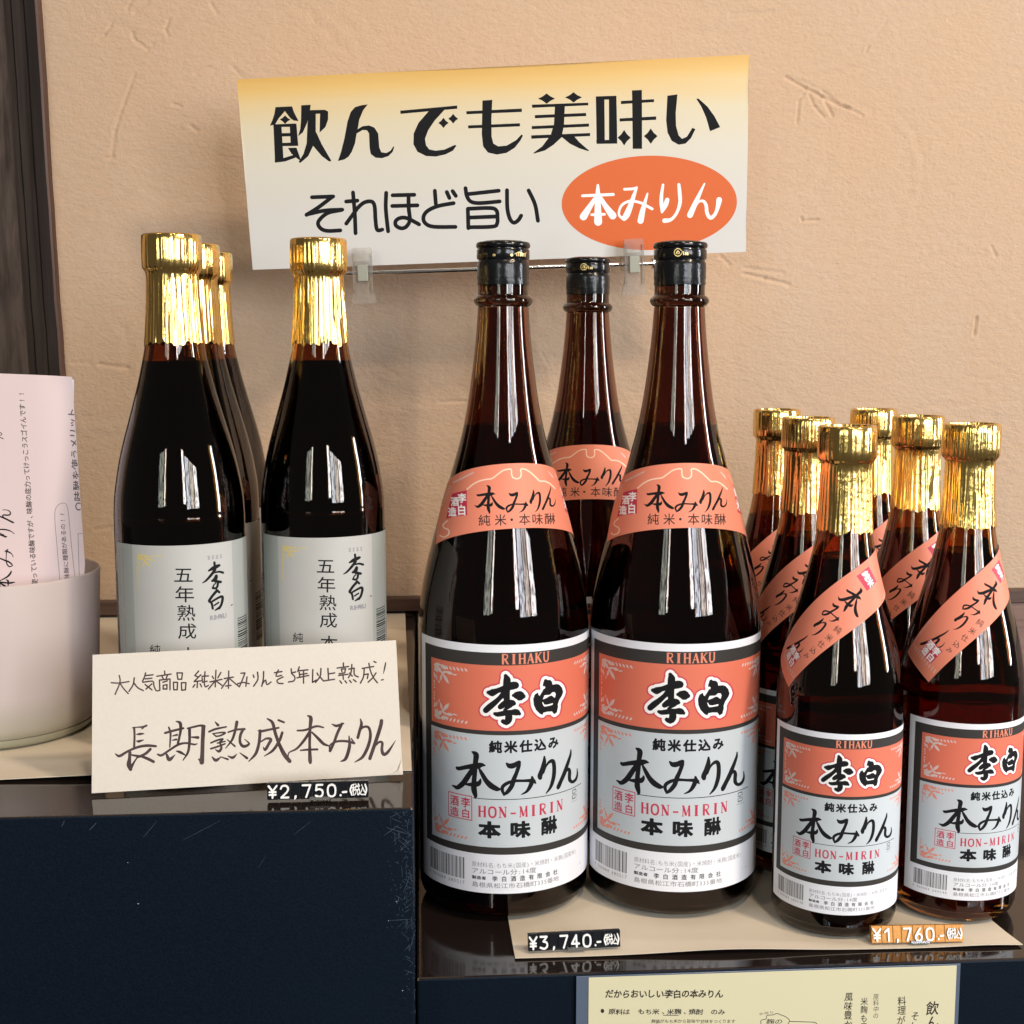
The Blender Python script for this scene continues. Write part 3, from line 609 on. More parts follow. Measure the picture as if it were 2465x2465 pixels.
def leaf(x0, y0, x1, y1, w):
    d = math.hypot(x1 - x0, y1 - y0); ux, uy = (x1 - x0) / d, (y1 - y0) / d; nx, ny = -uy, ux
    q = lambda t, k: (x0 + ux * d * t + nx * w / 2 * k, y0 + uy * d * t + ny * w / 2 * k)
    return [q(0, 0), q(.25, .8), q(.55, 1), q(.8, .6), q(1, 0), q(.8, -.6), q(.55, -1), q(.25, -.8)]
def ornament(cx, cy, fx, fy, k=1.0):
    L = [(1,2.5,8,1.2,2.4),(2,2.5,5,7,2.6),(4,3,9,6,2.8),(7,1.5,13,3.2,2.6),(1,6.5,2.6,11,1.5),(3,7.5,4.5,11.5,1.2),(1,9.5,3.6,8.2,1.0),(8.5,6,13.5,4.6,1.6),(12,5,17.5,5.4,2.0),(17,6,20.5,5.5,0.9),(9.5,6.5,14.5,12,2.4),(9,6.8,7,11.5,1.8),(8,5.5,11,8,1.6),(5.8,11,6.4,13.2,1.0),
         (2,11.5,1.2,13.6,1.1),(1.0,15.0,2.4,13.9,0.9),(1,17,2.6,15.6,1.0),(3.5,4.5,1.2,6,1.4)]
    L += [(12 + 2.7 * i, 1.0, 13.8 + 2.7 * i, 3.6 - i * .12, 1.25) for i in range(6)]
    return [[(cx + fx * x * k, cy + fy * y * k) for x, y in leaf(*l)] for l in L]

# ------------------------------------------------------------------ the setting: wall, ledge, post, shelf blocks
rng = random.Random(7)
WALL_Y = 1.160
def build_wall():
    fx = np.linspace(-0.42, 0.60, 800); fz = np.linspace(0.08, 0.80, 560)
    xs = np.concatenate([[-1.6, -1.0, -0.6], fx, [0.8, 1.2, 2.0]]); zs = np.concatenate([[-0.5, -0.2], fz, [1.0, 1.5, 2.2]])
    X, Z = np.meshgrid(xs, zs)
    D = np.zeros_like(X)
    r = np.random.RandomState(3)
    # slow trowel undulation
    for _ in range(26):
        a = r.uniform(0, math.pi); f = r.uniform(6, 40); D += 0.00035 * 12 / f * np.sin((X * math.cos(a) + Z * math.sin(a)) * f + r.uniform(0, 6.3))
    def groove(pts, w, dep, rim=0.12):
        nonlocal D
        P = [aty(u, v, WALL_Y) for u, v in pts]
        w0_ = w
        for a, b in zip(P[:-1], P[1:]):
            w = w0_; ax, az, bx, bz = a[0], a[2], b[0], b[2]; L2 = (bx - ax) ** 2 + (bz - az) ** 2 + 1e-12
            T = np.clip(((X - ax) * (bx - ax) + (Z - az) * (bz - az)) / L2, 0, 1)
            dd = np.hypot(X - ax - T * (bx - ax), Z - az - T * (bz - az))
            w = w * 0.8; g = dep * np.exp(-(dd / w) ** 2) - rim * dep * np.exp(-((dd - 2.2 * w) / w) ** 2)
            D = np.where(np.abs(g) > np.abs(D) * 0 + 1e-6, D + g, D)
    k = 0.3623
    for pts, w, d in [([(740*k,150*k),(690*k,225*k),(645*k,258*k)], .0014, .0010), ([(875*k,210*k),(890*k,260*k),(975*k,322*k),(1015*k,290*k)], .0014, .0010), ([(1120*k,125*k),(1095*k,195*k),(1115*k,235*k)], .0013, .0010),
                      ([(890*k,485*k),(800*k,740*k),(760*k,870*k),(740*k,1050*k)], .0016, .0008), ([(705*k,1052*k),(760*k,1045*k)], .0012, .0010), ([(1145*k,688*k),(1200*k,705*k)], .0013, .0010), ([(1260*k,830*k),(1310*k,868*k)], .0015, .0014),
                      ([(870*k,0),(840*k,60*k)], .0014, .0008), ([(985*k,5*k),(890*k,80*k)], .0014, .0010), ([(1400*k,20*k),(1440*k,85*k)], .0014, .0009), ([(1290*k,485*k),(1400*k,440*k)], .0013, .0006), ([(1530*k,430*k),(1600*k,500*k)], .0016, .0006)]: groove(pts, w, d)
    k = 0.4658; ox = 1700
    f = lambda P: [(ox + x * k, y * k) for x, y in P]
    for P, w, d in [([(412,398),(515,455),(600,500),(690,545),(740,560)], .0013, .0022), ([(515,475),(480,520),(470,640)], .0012, .0012), ([(530,480),(560,550),(610,605)], .0013, .0013), ([(612,520),(655,600)], .0013, .0016), ([(705,545),(810,598)], .0013, .0014), ([(600,470),(680,530)], .0013, .0010), ([(460,405),(560,450)], .0012, .0008),
                    ([(492,1122),(495,1142),(582,1136)], .0011, .0020), ([(1397,1640),(1384,1735)], .0011, .0030), ([(190,1415),(300,1440),(425,1472)], .0016, .0014), ([(190,1385),(400,1412)], .0014, .0008), ([(70,1325),(120,1370)], .0013, .0010), ([(1475,1270),(1500,1325)], .0013, .0012), ([(825,270),(840,240)], .0012, .0010), ([(1250,100),(1290,75)], .0012, .0010), ([(120,75),(345,55)], .0015, .0006), ([(120,95),(345,70)], .0015, .0005), ([(880,180),(935,110)], .0015, .0005)]: groove(f(P), w, d)
    k = 1 / 3.22
    groove([(550*k, 850 + 75*k), (700*k, 850 + 75*k)], .0014, .0006); groove([(770*k, 850 + 85*k), (995*k, 850 + 115*k)], .0014, .0013); groove([(735*k, 850+1370*k), (860*k, 850+1350*k)], .0014, .0009)
    k = 1 / 2.273
    groove([(1000 + 130*k, 500 + 1062*k), (1000 + 275*k, 500 + 1058*k)], .0013, .0011); groove([(1000+690*k, 500+790*k), (1000+725*k, 500+855*k)], .0013, .0007)
    # long shallow trowel sweeps
    for _ in range(46):
        u = r.uniform(-50, 2500); v = r.uniform(-50, 1450); a = r.uniform(-.5, .9); l = r.uniform(80, 260); c = r.uniform(-.8, .8)
        groove([(u + l * t * math.cos(a + c * t), v + l * t * math.sin(a + c * t)) for t in (0, .25, .5, .75, 1)], r.uniform(.003, .007), r.choice([1, -1]) * r.uniform(.00006, .00016), .6)
    # little pits scattered in the lower right plaster
    for _ in range(90):
        u = r.uniform(1650, 2450); v = r.uniform(380, 1380); a = r.uniform(0, math.pi); l = r.uniform(2, 9)
        if r.uniform() < .5: groove([(u, v), (u + l * math.cos(a), v + l * math.sin(a) * .5)], .0010, r.uniform(.0003, .0008), .2)
    ny, nx = X.shape
    V = np.stack([X, WALL_Y + D, Z], -1).reshape(-1, 3)
    me = bpy.data.meshes.new('wall'); me.vertices.add(nx * ny); me.vertices.foreach_set('co', V.ravel())
    idx = np.arange(nx * ny).reshape(ny, nx)
    F = np.stack([idx[:-1, :-1], idx[:-1, 1:], idx[1:, 1:], idx[1:, :-1]], -1).reshape(-1, 4)
    me.loops.add(F.size); me.loops.foreach_set('vertex_index', F.ravel().astype(np.int32))
    me.polygons.add(len(F)); me.polygons.foreach_set('loop_start', np.arange(0, F.size, 4, dtype=np.int32)); me.polygons.foreach_set('loop_total', np.full(len(F), 4, np.int32))
    me.polygons.foreach_set('use_smooth', np.ones(len(F), bool)); me.materials.append(M['plaster']); me.update(calc_edges=True)
    tag(obj('wall', me), kind='structure')
build_wall()

def slab(name, x0, x1, y0, y1, z0, z1, mats, r=0.0008, facemat=None):
    bm = bevel_box(x0, x1, y0, y1, z0, z1, r); return obj(name, bm_mesh(bm, name, mats, facemat=facemat))
lw = thing('wall_ledge', (0, 1.1445, 0), 'dark brown wooden ledge strip running along the foot of the plaster wall', 'ledge')
o = slab('ledge_board', -1.2, 1.6, 0.0, 0.014, 0.1150, 0.1265, 'ledge_wood'); o.parent = lw
o = slab('wall_panel', -0.004 + 0.001, 1.6, 0.003, 0.014, 0.0004, 0.1145, 'panel_wood'); o.parent = lw

def blockmat(f):
    n = f.normal
    if abs(n.z) > .9: return 0
    if abs(n.y) > .9 or abs(n.x) > .9: return 1
    return 2
bl = slab('display_block', -1.2, -0.0048, 0.6548, 1.1440, -0.6, BLK, ['lacquer_top', 'navy_face', 'worn_edge'], 0.0011, blockmat)
tag(bl, 'taller dark lacquered display block at the left, navy front scratched along its right edge', 'display block')
sh = slab('display_shelf', -0.0040, 1.6, 0.6955, 1.1440, -0.6, 0.0, ['lacquer_top', 'navy_face', 'worn_edge'], 0.0014, blockmat)
tag(sh, 'lower dark glossy display shelf at the right with a pale worn front edge', 'display shelf')
# scratches and chips on the block front
def face_inv(y):
    def f(u, v): P = aty(u, v, y); return (P[0] * 1000, P[2] * 1000)
    return f
finv = face_inv(0.6548)
sp = []
for _ in range(230):
    v = 1950 + abs(rng.gauss(0, 1)) * 260; u = 1000 + (v - 1950) * .02 - abs(rng.gauss(0, 1)) * (26 if v < 2250 else 12) - 3; l = rng.uniform(2, 9) if rng.random() < .75 else rng.uniform(9, 30); a = rng.choice([rng.uniform(-.9, -.4), rng.uniform(.2, .9), 1.5])
    sp += [[finv(x, y) for x, y in p] for p in stroke([(u, v, .5), (u - l * .5 * math.cos(a), v - l * .5 * math.sin(a), rng.uniform(.6, 1.6)), (u - l * math.cos(a), v - l * math.sin(a), .4)], n=2, cap=False) if all(q[0] < 1001 and q[1] > 1950 for q in p)]
for u0, v0, u1, v1, w in [(440,2022,530,1975,1.0),(345,2015,378,1975,1.2),(705,2010,750,1975,.9),(148,1990,155,1975,2),(215,1998,232,1980,2.2),(930,1992,990,2010,1.8),(960,2022,985,2045,1.4),(970,2150,985,2110,1.2),(935,2216,990,2212,1.5),(925,2010,960,1985,1.4),(985,2290,998,2240,1.4),(620,2090,640,2060,.7),(955,2175,960,2160,2.2)]:
    sp += [[finv(x, y) for x, y in p] for p in stroke([(u0, v0, w * .5), ((u0+u1)/2 + 1, (v0+v1)/2, w), (u1, v1, w * .4)], n=2, cap=False)]
P = [(p, q) for p, q in ((ccw(x)) for x in sp) if q > 1e-4]
vs = []; fs = []
for p, _ in P:
    fs.append(tuple(range(len(vs), len(vs) + len(p)))); vs += [(x / 1000, 0.65465 - 0.00001 * (len(fs) % 9), z / 1000) for x, z in p]
so = tag(obj('scratches', mesh('scratches', vs, fs, 'scratch'), bl), kind='stuff')
for (u, v, a, b) in [(333, 2175, 4.5, 2.6), (308, 2076, 3, 1.6), (969, 2384, 4, 2.5), (935, 2216, 2.6, 2.2), (954, 2170, 2.5, 3)]:
    c = finv(u, v); s_ = 0.10
    p = [(c[0] + a * s_ * math.cos(t) * (1 + .25 * math.sin(3 * t)), c[1] + b * s_ * math.sin(t)) for t in [i * math.pi / 5 for i in range(10)]]
    obj('chip', mesh('chip', [(x / 1000, .65445, z / 1000) for x, z in p] + [(c[0] / 1000, .6540, c[1] / 1000)], [(i, (i + 1) % 10, 10) for i in range(10)], 'chip'), bl)

# wooden post at the left of the wall: mouldings run up a slightly leaning timber
def post():
    zb, zt = 0.10, 1.1
    R = lambda u, v, y: aty(u, v, y)
    r_t, r_b = R(90.6, 0, 1.150), R(152, 903, 1.150)
    lean = (r_t[0] - r_b[0]) / (r_t[2] - r_b[2])
    x_at = lambda z: r_b[0] + (z - r_b[2]) * lean
    # profile: (offset from right edge, depth y)
    pr = [(0.0, 1.165), (0.0, 1.152), (-0.0010, 1.1505), (-0.0028, 1.150), (-0.011, 1.1496), (-0.0125, 1.151), (-0.0145, 1.151), (-0.016, 1.1490), (-0.021, 1.1485), (-0.0225, 1.1505), (-0.026, 1.1505), (-0.0275, 1.1478), (-0.060, 1.147), (-0.16, 1.147), (-0.30, 1.147), (-0.30, 1.165)]
    mi = [2, 2, 2, 0, 0, 0, 0, 0, 0, 0, 0, 3, 3, 3, 0]
    cols = ['dark_wood', 'dark_wood', 'red_wood', 'pale_wood']
    zs = np.linspace(zb, zt, 40); vs = []; fs = []; ms = []
    r = random.Random(5)
    for i, z in enumerate(zs):
        w = r.uniform(-.0006, .0006)
        for (dx, y) in pr: vs.append((x_at(z) + dx + w, y + r.uniform(-.0002, .0002) * (y < 1.16), z))
    n = len(pr)
    for i in range(len(zs) - 1):
        for k in range(n - 1): fs.append((i * n + k, (i + 1) * n + k, (i + 1) * n + k + 1, i * n + k + 1)); ms.append(mi[k])
    # end caps
    for i in (0, len(zs) - 1): fs.append(tuple(i * n + k for k in range(n))); ms.append(0)
    me = mesh('wooden_post', vs, fs, cols, mi=ms); smooth_by_angle(me, 30)
    return obj('wooden_post', me)
tag(post(), 'dark weathered wooden post with vertical grooves at the left edge of the wall', 'post')

# ------------------------------------------------------------------ paper mats
def mat_sheet(name, P, nx, ny, wave, label):
    vs = []; fs = []
    o0 = np.array(P[0])
    for j in range(ny + 1):
        for i in range(nx + 1):
            s, t = i / nx, j / ny
            p = (np.array(P[0]) * (1 - s) + np.array(P[1]) * s) * (1 - t) + (np.array(P[3]) * (1 - s) + np.array(P[2]) * s) * t
            p = p - o0; p[2] += wave(s, t)
            vs.append(tuple(p))
    n = (nx + 1) * (ny + 1)
    vs += [(x, y, z - 0.0004) for x, y, z in vs[:n]]
    w = nx + 1
    for j in range(ny):
        for i in range(nx):
            a = j * w + i; fs.append((a, a + 1, a + w + 1, a + w)); fs.append((n + a + w, n + a + w + 1, n + a + 1, n + a))
    B = [(i, i + 1) for i in range(nx)] + [(nx + j * w, nx + (j + 1) * w) for j in range(ny)] + [(ny * w + i + 1, ny * w + i) for i in range(nx)] + [((j + 1) * w, j * w) for j in range(ny)]
    for a, b_ in B: fs.append((b_, a, a + n, b_ + n))
    me = mesh(name, vs, fs, 'kraft'); smooth_by_angle(me, 40)
    o = obj(name, me); o.location = tuple(o0); return tag(o, label, 'paper mat')
q = lambda u, v, z: atz(u, v, z)
z1 = 0.0008
mat_sheet('paper_mat', [q(1240, 2308, z1), q(2462, 2277, z1), q(2345, 2180, z1) + (q(2345, 2180, z1) - q(2462, 2277, z1)) * 2.4, q(1240, 2308, z1) + (q(1216, 2168, z1) - q(1240, 2308, z1)) * 2.2], 60, 10,
          lambda s, t: max(0, 1 - t * 9) * (0.0006 + 0.0022 * math.exp(-((s - .42) / .16) ** 2) + .0008 * math.exp(-((s - .93) / .08) ** 2)), 'beige paper mat under the tall and small mirin bottles on the lower shelf')
z2 = BLK + 0.0008
a0, a1 = q(991, 1854, z2), q(975, 1469, z2)
mat_sheet('paper_mat', [(-0.50, a0[1] - .006, z2), tuple(a0), tuple(a1), (-0.50, a1[1], z2)], 50, 8,
          lambda s, t: max(0, 1 - t * 10) * (0.0012 + .0012 * math.sin(s * 11)), 'beige paper mat on the taller left block under the aged mirin bottles and frosted cup')

# ------------------------------------------------------------------ bottles
def inner(prof, t, zb):
    out = [(zb, 0.001), (zb + 0.0005, prof[6][1] * .6)]
    for z, r in prof:
        if z > zb + .003: out.append((z, max(r - t, .004)))
    return out
def glass_mesh(name, prof, matname, thick=0.0028):
    base = [(0.004, 0.0005), (0.0035, prof[0][1] * .7), (0.0, prof[0][1] * .93)]
    outer = base + prof
    inn = inner(prof, thick, 0.006)[::-1]
    vs, fs = lathe(outer + inn, 96)
    me = mesh(name, vs, fs, matname, smooth=True); smooth_by_angle(me, 60); return me
def liquid_mesh(name, prof, level, matname, thick=0.0028):
    pr = [(z, r + 0.00012) for z, r in inner(prof, thick, 0.006) if z < level]
    rl = float(np.interp(level, [p[0] for p in prof], [p[1] for p in prof])) - thick + .00012
    pr += [(level, rl), (level - .0006, rl - .0015), (level - .0007, .0005)]
    vs, fs = lathe(pr, 80); me = mesh(name, vs, fs, matname, smooth=True); smooth_by_angle(me, 50); return me
# pleated foil capsule
def pleat_fn(seed, amp):
    r = random.Random(seed); comps = [(r.randint(7, 46), r.uniform(0, 6.3), r.uniform(.4, 1), r.uniform(-3, 3)) for _ in range(14)]
    def f(a, z):
        s = sum(w * math.sin(k * (a + .012 * math.sin(z * 90 + ph)) + ph + dr * z * 14) for k, ph, w, dr in comps) / 5
        return amp * max(-1.2, min(1.2, s))
    return f
def foil_mesh(name, zbot, znk, zcap0, zcap1, rb, rn, rc, seed):
    zbot += DZ; znk += DZ; zcap0 += DZ; zcap1 += DZ
    pl = pleat_fn(seed, 0.00042); pl2 = pleat_fn(seed + 50, 0.00026)
    prof = [(zbot, rb)] + [(zbot + (znk - zbot) * t, rb + (rn - rb) * (1 - (1 - t) ** 1.7)) for t in (.04, .1, .2, .3, .4, .5, .6, .7, .8, .9, 1)]
    prof += [(zcap0 - .0012, rn + .0004), (zcap0, rc - .0006), (zcap0 + .0012, rc), (zcap0 + .006, rc + .0001), (zcap1 - .005, rc), (zcap1 - .0010, rc - .0001), (zcap1 - .0003, rc - .0006), (zcap1, rc - .0016), (zcap1 - .0003, rc - .0026), (zcap1 - .0050, rc - .0036), (zcap1 - .0056, .010), (zcap1 - .0058, .0003)]
    rr = random.Random(seed)
    ph = rr.uniform(0, 6)
    def rf(a, z):
        if z <= znk + .0005: k = min(1, (znk - z) / .006 + .25); return pl(a, z) * k
        if z < zcap1 - .001: return pl2(a, z)
        return 0
    vs, fs = lathe(prof, 300, rf)
    vs = [(x, y, z + (0.0014 * math.sin(7 * math.atan2(x, -y) + ph) * math.sin(2 * math.atan2(x, -y)) + .0006 * math.sin(23 * math.atan2(x, -y)) if i < 300 else 0)) for i, (x, y, z) in enumerate(vs)]
    nq = len(fs); mi = [0] * nq
    for i in range(nq - 600, nq): mi[i] = 1
    me = mesh(name, vs, fs, ['foil', 'recess_shade'], smooth=True, mi=mi); smooth_by_angle(me, 50); return me

rnd = random.Random(11)
def hatch(x0, x1, y0, y1, n, w, rows=1):
    """row of illegible tiny print: short strokes"""
    out = []; r = random.Random(int(abs(x0 * 31 + y0 * 17)) + n)
    for i in range(n):
        cx = x0 + (x1 - x0) * (i + .5) / n; cw = (x1 - x0) / n * .36; ch = (y1 - y0) * .5; cyv = (y0 + y1) / 2
        for k in range(3):
            yy = cyv + ch * (k - 1) * .7; out += stroke([(cx - cw * r.uniform(.5, 1), yy, w), (cx + cw * r.uniform(.5, 1), yy, w)], n=1, cap=False)
        out += stroke([(cx + cw * r.uniform(-.5, .5), cyv - ch, w), (cx + cw * r.uniform(-.5, .5), cyv + ch, w)], n=1, cap=False)
    return out
def barcode(x0, x1, y0, y1, seed, vertical=False):
    r = random.Random(seed); out = []; x = x0; 
    while x < x1:
        w = r.choice([.25, .25, .5, .75, .4]); g = r.choice([.3, .3, .5, .75])
        if x + w < x1: out += rect(x, x + w, y0, y1)
        x += w + g
    return out
MAT_MAIN = ['white_paper', 'ink_frame', 'orange', 'panel_grey', 'leaf_pale', 'leaf_coral', 'ink_rose', 'sign_white', 'ink_black', 'ink_red', 'ink_grey', 'ink_pale', 'salmon']
INV_B2 = cyl_inv(P_B[1][0], P_B[1][1], rB, 0.0530)
def main_art(code, small=False):
    hx = 77.7
    base = strips(-hx, hx, 12.6, 164.7, 40, 1)
    Ls = [(1, rect(-71.5, 71.5, 36.9, 160.0)), (2, rect(-64, 64, 112.9, 152.4)), (3, rect(-64.5, 64.5, 41.4, 110.3))]
    orn = []
    for fx in (1, -1):
        orn += ornament(-fx * 62.6, 150.6, fx, -1); orn += ornament(-fx * 62.6, 114.8, fx, 1)
    Ls.append((4, [p for o_ in orn for p in tri(o_)]))
    orn = []
    for fx in (1, -1):
        orn += ornament(-fx * 63, 108.8, fx, -1); orn += ornament(-fx * 63, 43.6, fx, 1)
    Ls.append((5, [p for o_ in orn for p in tri(o_)]))
    O = (1540, 1600, 8.05)
    def lg(g): return strokes(LOGO, INV_B2, *O, grow=g, n=2) + [[INV_B2(O[0] + x / O[2], O[1] + y / O[2]) for x, y in p] for p in (dilate(HAKU, g) if g else tri(HAKU))]
    Ls += [(6, lg(98)), (7, lg(66)), (8, lg(7)), (7, outl(HAKUW, INV_B2, *O)), (8, outl([[(1335,720),(1400,690),(1465,655),(1520,690),(1545,735),(1500,790),(1440,800),(1360,800),(1310,750)]], INV_B2, *O))]
    O = (1480, 1780, 6.0375)
    Ls.append((8, strokes(ALLB, INV_B2, *O, grow=4.5)))
    Ls.append((12, serif('RIHAKU', -14.9, 14.9, 153.3, 159.0, gap=.04)))
    Ls.append((8, text('純米仕込み', -22.8, 22.4, 103.2, 7.6, bold=.045, wide=.86)))
    Ls.append((8, put_glyph('本', -22.0, 52.2, 13.2, 10.4, .055) + put_glyph('味', -3.4, 52.2, 12.4, 10.4, .05) + put_glyph('醂', 15.2, 52.4, 11.4, 11.2, .04)))
    Ls.append((9, serif('HON-MIRIN', -29.0, 25.6, 60.0, 66.4, gap=.16)))
    Ls.append((8, rect(-32, 45, 70.85, 71.3)))
    # seal
    Ls.append((9, poly_lines([(-49, 57.4), (-32.8, 57.0), (-32.8, 71.8), (-49, 72.2)], .55, True) + put_glyph('李', -36.8, 67.6, 6.4, 6.6, .02) + put_glyph('白', -36.8, 60.8, 6.2, 6, .02) + put_glyph('酒', -44.6, 67.6, 6.6, 6.6, .02) + put_glyph('造', -44.6, 60.8, 6.6, 6, .02)))
    # recycling mark
    Ls.append((8, poly_lines([(34.4, 69.2), (34.4, 67.2)], .5) + poly_lines([(34.6, 69.6), (38, 69.6), (38.4, 67.6)], .5) + poly_lines([(34.4, 66.2), (34.4, 64.2), (37.8, 64.2)], .5) + poly_lines([(38.4, 64.6), (38.4, 66.4)], .5) + put_glyph('紙', 36.4, 66.9, 2.8, 2.8)))
    Ls.append((10, hatch(33, 40, 62.2, 62.9, 7, .14) + text('りはく', 45.0, 51.5, 138.6, 2.6) + text('原材料名:もち米(国産)・米焼酎・米麹(国産米)', -33, 38.5, 30.2, 3.5)))
    Ls.append((11, []))
    Ls.append((10, text('アルコール分:14度', -33, 6.5, 26.1, 3.7, bold=.012)))
    Ls.append((8, text('李白酒造有限会社', -21.5, 22.5, 21.9, 3.5, bold=.02, wide=.62) + text('製造者', -33, -24, 21.9, 2.3, bold=.03)))
    Ls.append((10, text('島根県松江市石橋町335番地', -33, 22.5, 17.6, 3.5, bold=.01)))
    Ls.append((1, barcode(-67, -37.5, 19.8, 33.2, 5)))
    Ls.append((10, text(code, -68, -37.5, 17.6, 3.2)))
    Ls.append((11, text('1.8L' if not small else '720ml', 40, 46, 20.5, 2.2)))
    return base, Ls
def neck_art():
    cone = Cone(rB, 0.2415 + DZ, 0.315)
    def inv(u, v): return cone.inv(*hit(u, v, P_B[1][0], P_B[1][1], rB))
    O = (1400, 1050, 3.864)
    g = lambda x, y: inv(O[0] + x / O[2], O[1] + y / O[2])
    xl, yb = g(262, 968); xr, yb2 = g(1540, 955); xc, yt = g(930, 272); _, ybc = g(1000, 882)
    return cone, inv, O, g, (xl, yb, xr, yb2, xc, yt, ybc)

cone, INVN, ON, gN, _v = neck_art()
def neck_layers():
    base = strips(-63, 63, -10.2, 29.0, 30, 4)
    Ls = []
    PX = lambda S, w=None, n=4: strokes(S, INVN, *ON, w=w, n=n)
    Ls.append((1, PX([[(525,500),(580,455),(640,425),(700,412),(750,405),(800,370),(850,335),(900,322),(930,325),(932,370),(945,400),(985,412),(1015,395),(1022,360),(1020,325),(1060,325),(1110,355),(1170,410),(1200,438),(1250,440),(1300,465),(1350,510)],
                      [(345,785),(310,820),(315,850),(350,870),(350,910),(310,935),(280,920)]], w=12)))
    tr_ = [[(585 + (x - 35) * .4146, 455 + (y - 150) * .388 + 12, w * .42) for x, y, w in s] for s in ALLB]
    Ls.append((2, PX(tr_)))
    def tx(s, xs, y, h, b):
        out = []
        for c, x in zip(s, xs): out += [[gN(a, -q_) for a, q_ in p] for p in put_glyph(c, x, -y, h, h, b)]
        return out
    Ls.append((3, tx('純米・本味醂', (668, 815, 918, 1040, 1165, 1285), 790, 112, .008)))
    Ls.append((4, outl([[(395,540),(522,510),(517,738),(335,768)], ], INVN, *ON) + tri([(39.5, 21.0), (51, 20.2), (51, 3.5), (39.5, 2.6)])))
    Ls.append((5, tx('李白', (470, 468), 570, 95, .03)[:0] + [[gN(a, -q_) for a, q_ in p] for c, x, y, h in (('李', 478, 580, 92), ('白', 470, 690, 100), ('酒', 415, 610, 88), ('造', 390, 705, 88), ) for p in put_glyph(c, x, -y, h * .8, h, .03)] + put_glyph('純', 43.2, 16.2, 7, 7, .03) + put_glyph('米', 43.2, 8.0, 7.2, 7.6, .03)))
    tk = []
    for i in range(15): tk.append([(410 + i * 12, 442 - i * 6.0), (418 + i * 12, 426 - i * 6.0)])
    for i in range(9): tk.append([(392 - i * 9, 475 + i * 20), (375 - i * 8, 470 + i * 21)])
    for i in range(4): tk.append([(1290 + i * 12, 352 + i * 12), (1300 + i * 12, 366 + i * 15)])
    tk2 = []
    for i in range(10): tk2 += stroke([(33 + i * 1.9, 25.5 - i * .5, .45), (33.8 + i * 1.9, 24.2 - i * .5, .4)], n=1)
    Ls.append((6, PX(tk, w=6, n=1) + tk2))
    return base, Ls
SASH_O = (-52.5, -23.2); SASH_A = math.radians(36)
coneA = Cone(rA, 0.180 + DZ, 0.28)
def sash_fwd(p, q_): c, s = math.cos(SASH_A), math.sin(SASH_A); return coneA.warp(SASH_O[0] + p * c - q_ * s, SASH_O[1] + p * s + q_ * c)
def sash_inv(u, v):
    x, y = coneA.inv(*hit(u, v, 0.2505, 0.757, rA)); x -= SASH_O[0]; y -= SASH_O[1]
    c, s = math.cos(SASH_A), math.sin(SASH_A); return (x * c + y * s, -x * s + y * c)
def sash_layers():
    base = strips(0, 118, -13.4, 13.4, 40, 6)
    O = (1850, 1250, 3.22); g = lambda x, y: sash_inv(O[0] + x / O[2], O[1] + y / O[2])
    th = math.radians(37); c, s = math.cos(th), math.sin(th); Ls = []
    br = []
    for ch, cx, cy_, k in (('本', 698, 640, .33), ('み', 548, 742, .275), ('り', 436, 856, .30), ('ん', 282, 980, .34)):
        for st in BRUSH[ch]:
            br += strokes([[(cx + ((x - BC[ch][0]) * c - (y - BC[ch][1]) * s) * k, cy_ + ((x - BC[ch][0]) * s + (y - BC[ch][1]) * c) * k, w * k * 1.05) for x, y, w in st]], sash_inv, *O)
    Ls.append((1, br))
    tx = []
    for ch, x, y, h in (('純', 588, 872, 62), ('米', 522, 935, 58), ('仕', 462, 985, 56), ('込', 400, 1032, 56), ('み', 347, 1075, 46)):
        tx += [[g(a, -b) for a, b in p] for p in put_glyph(ch, x, -y, h, h, .004, rot=-th)]
    Ls.append((2, tx))
    Ls.append((3, tri([(9.0, -6.6), (19.8, -6.6), (19.8, 4.4), (9.0, 4.4)]) + tri([(74.5, -1), (84.5, -1), (84.5, 9.5), (74.5, 9.5)])))
    tx = []
    for ch, p_, q_ in (('李', 17.0, -3.8), ('白', 11.8, -3.8), ('酒', 17.0, 1.6), ('造', 11.8, 1.6)): tx += put_glyph(ch, p_, q_, 5.2, 5.2, .03, rot=-math.pi / 2)
    tx += put_glyph('米', 79.8, 1.6, 5.2, 5.2, .03, rot=-math.pi / 2) + put_glyph('純', 79.8, 6.4, 5.0, 5.0, .03, rot=-math.pi / 2)
    Ls.append((4, tx))
    tk = []
    for i in range(11): tk += stroke([(6.5, -11.8 + i * 2.3, .5), (9.0, -11.2 + i * 2.3, .4)], n=1)
    for i in range(12): tk += stroke([(10 + i * 1.5, 11.6, .35), (10.6 + i * 1.5, 12.8, .35)], n=1)
    for i in range(14): tk += stroke([(84 + i * 1.5, -11.4, .35), (84.6 + i * 1.5, -12.6, .35)], n=1)
    Ls.append((5, tk))
    return base, Ls
iL = cyl_inv(P_L[0][0], P_L[0][1], rA, 0.0369, BLK)
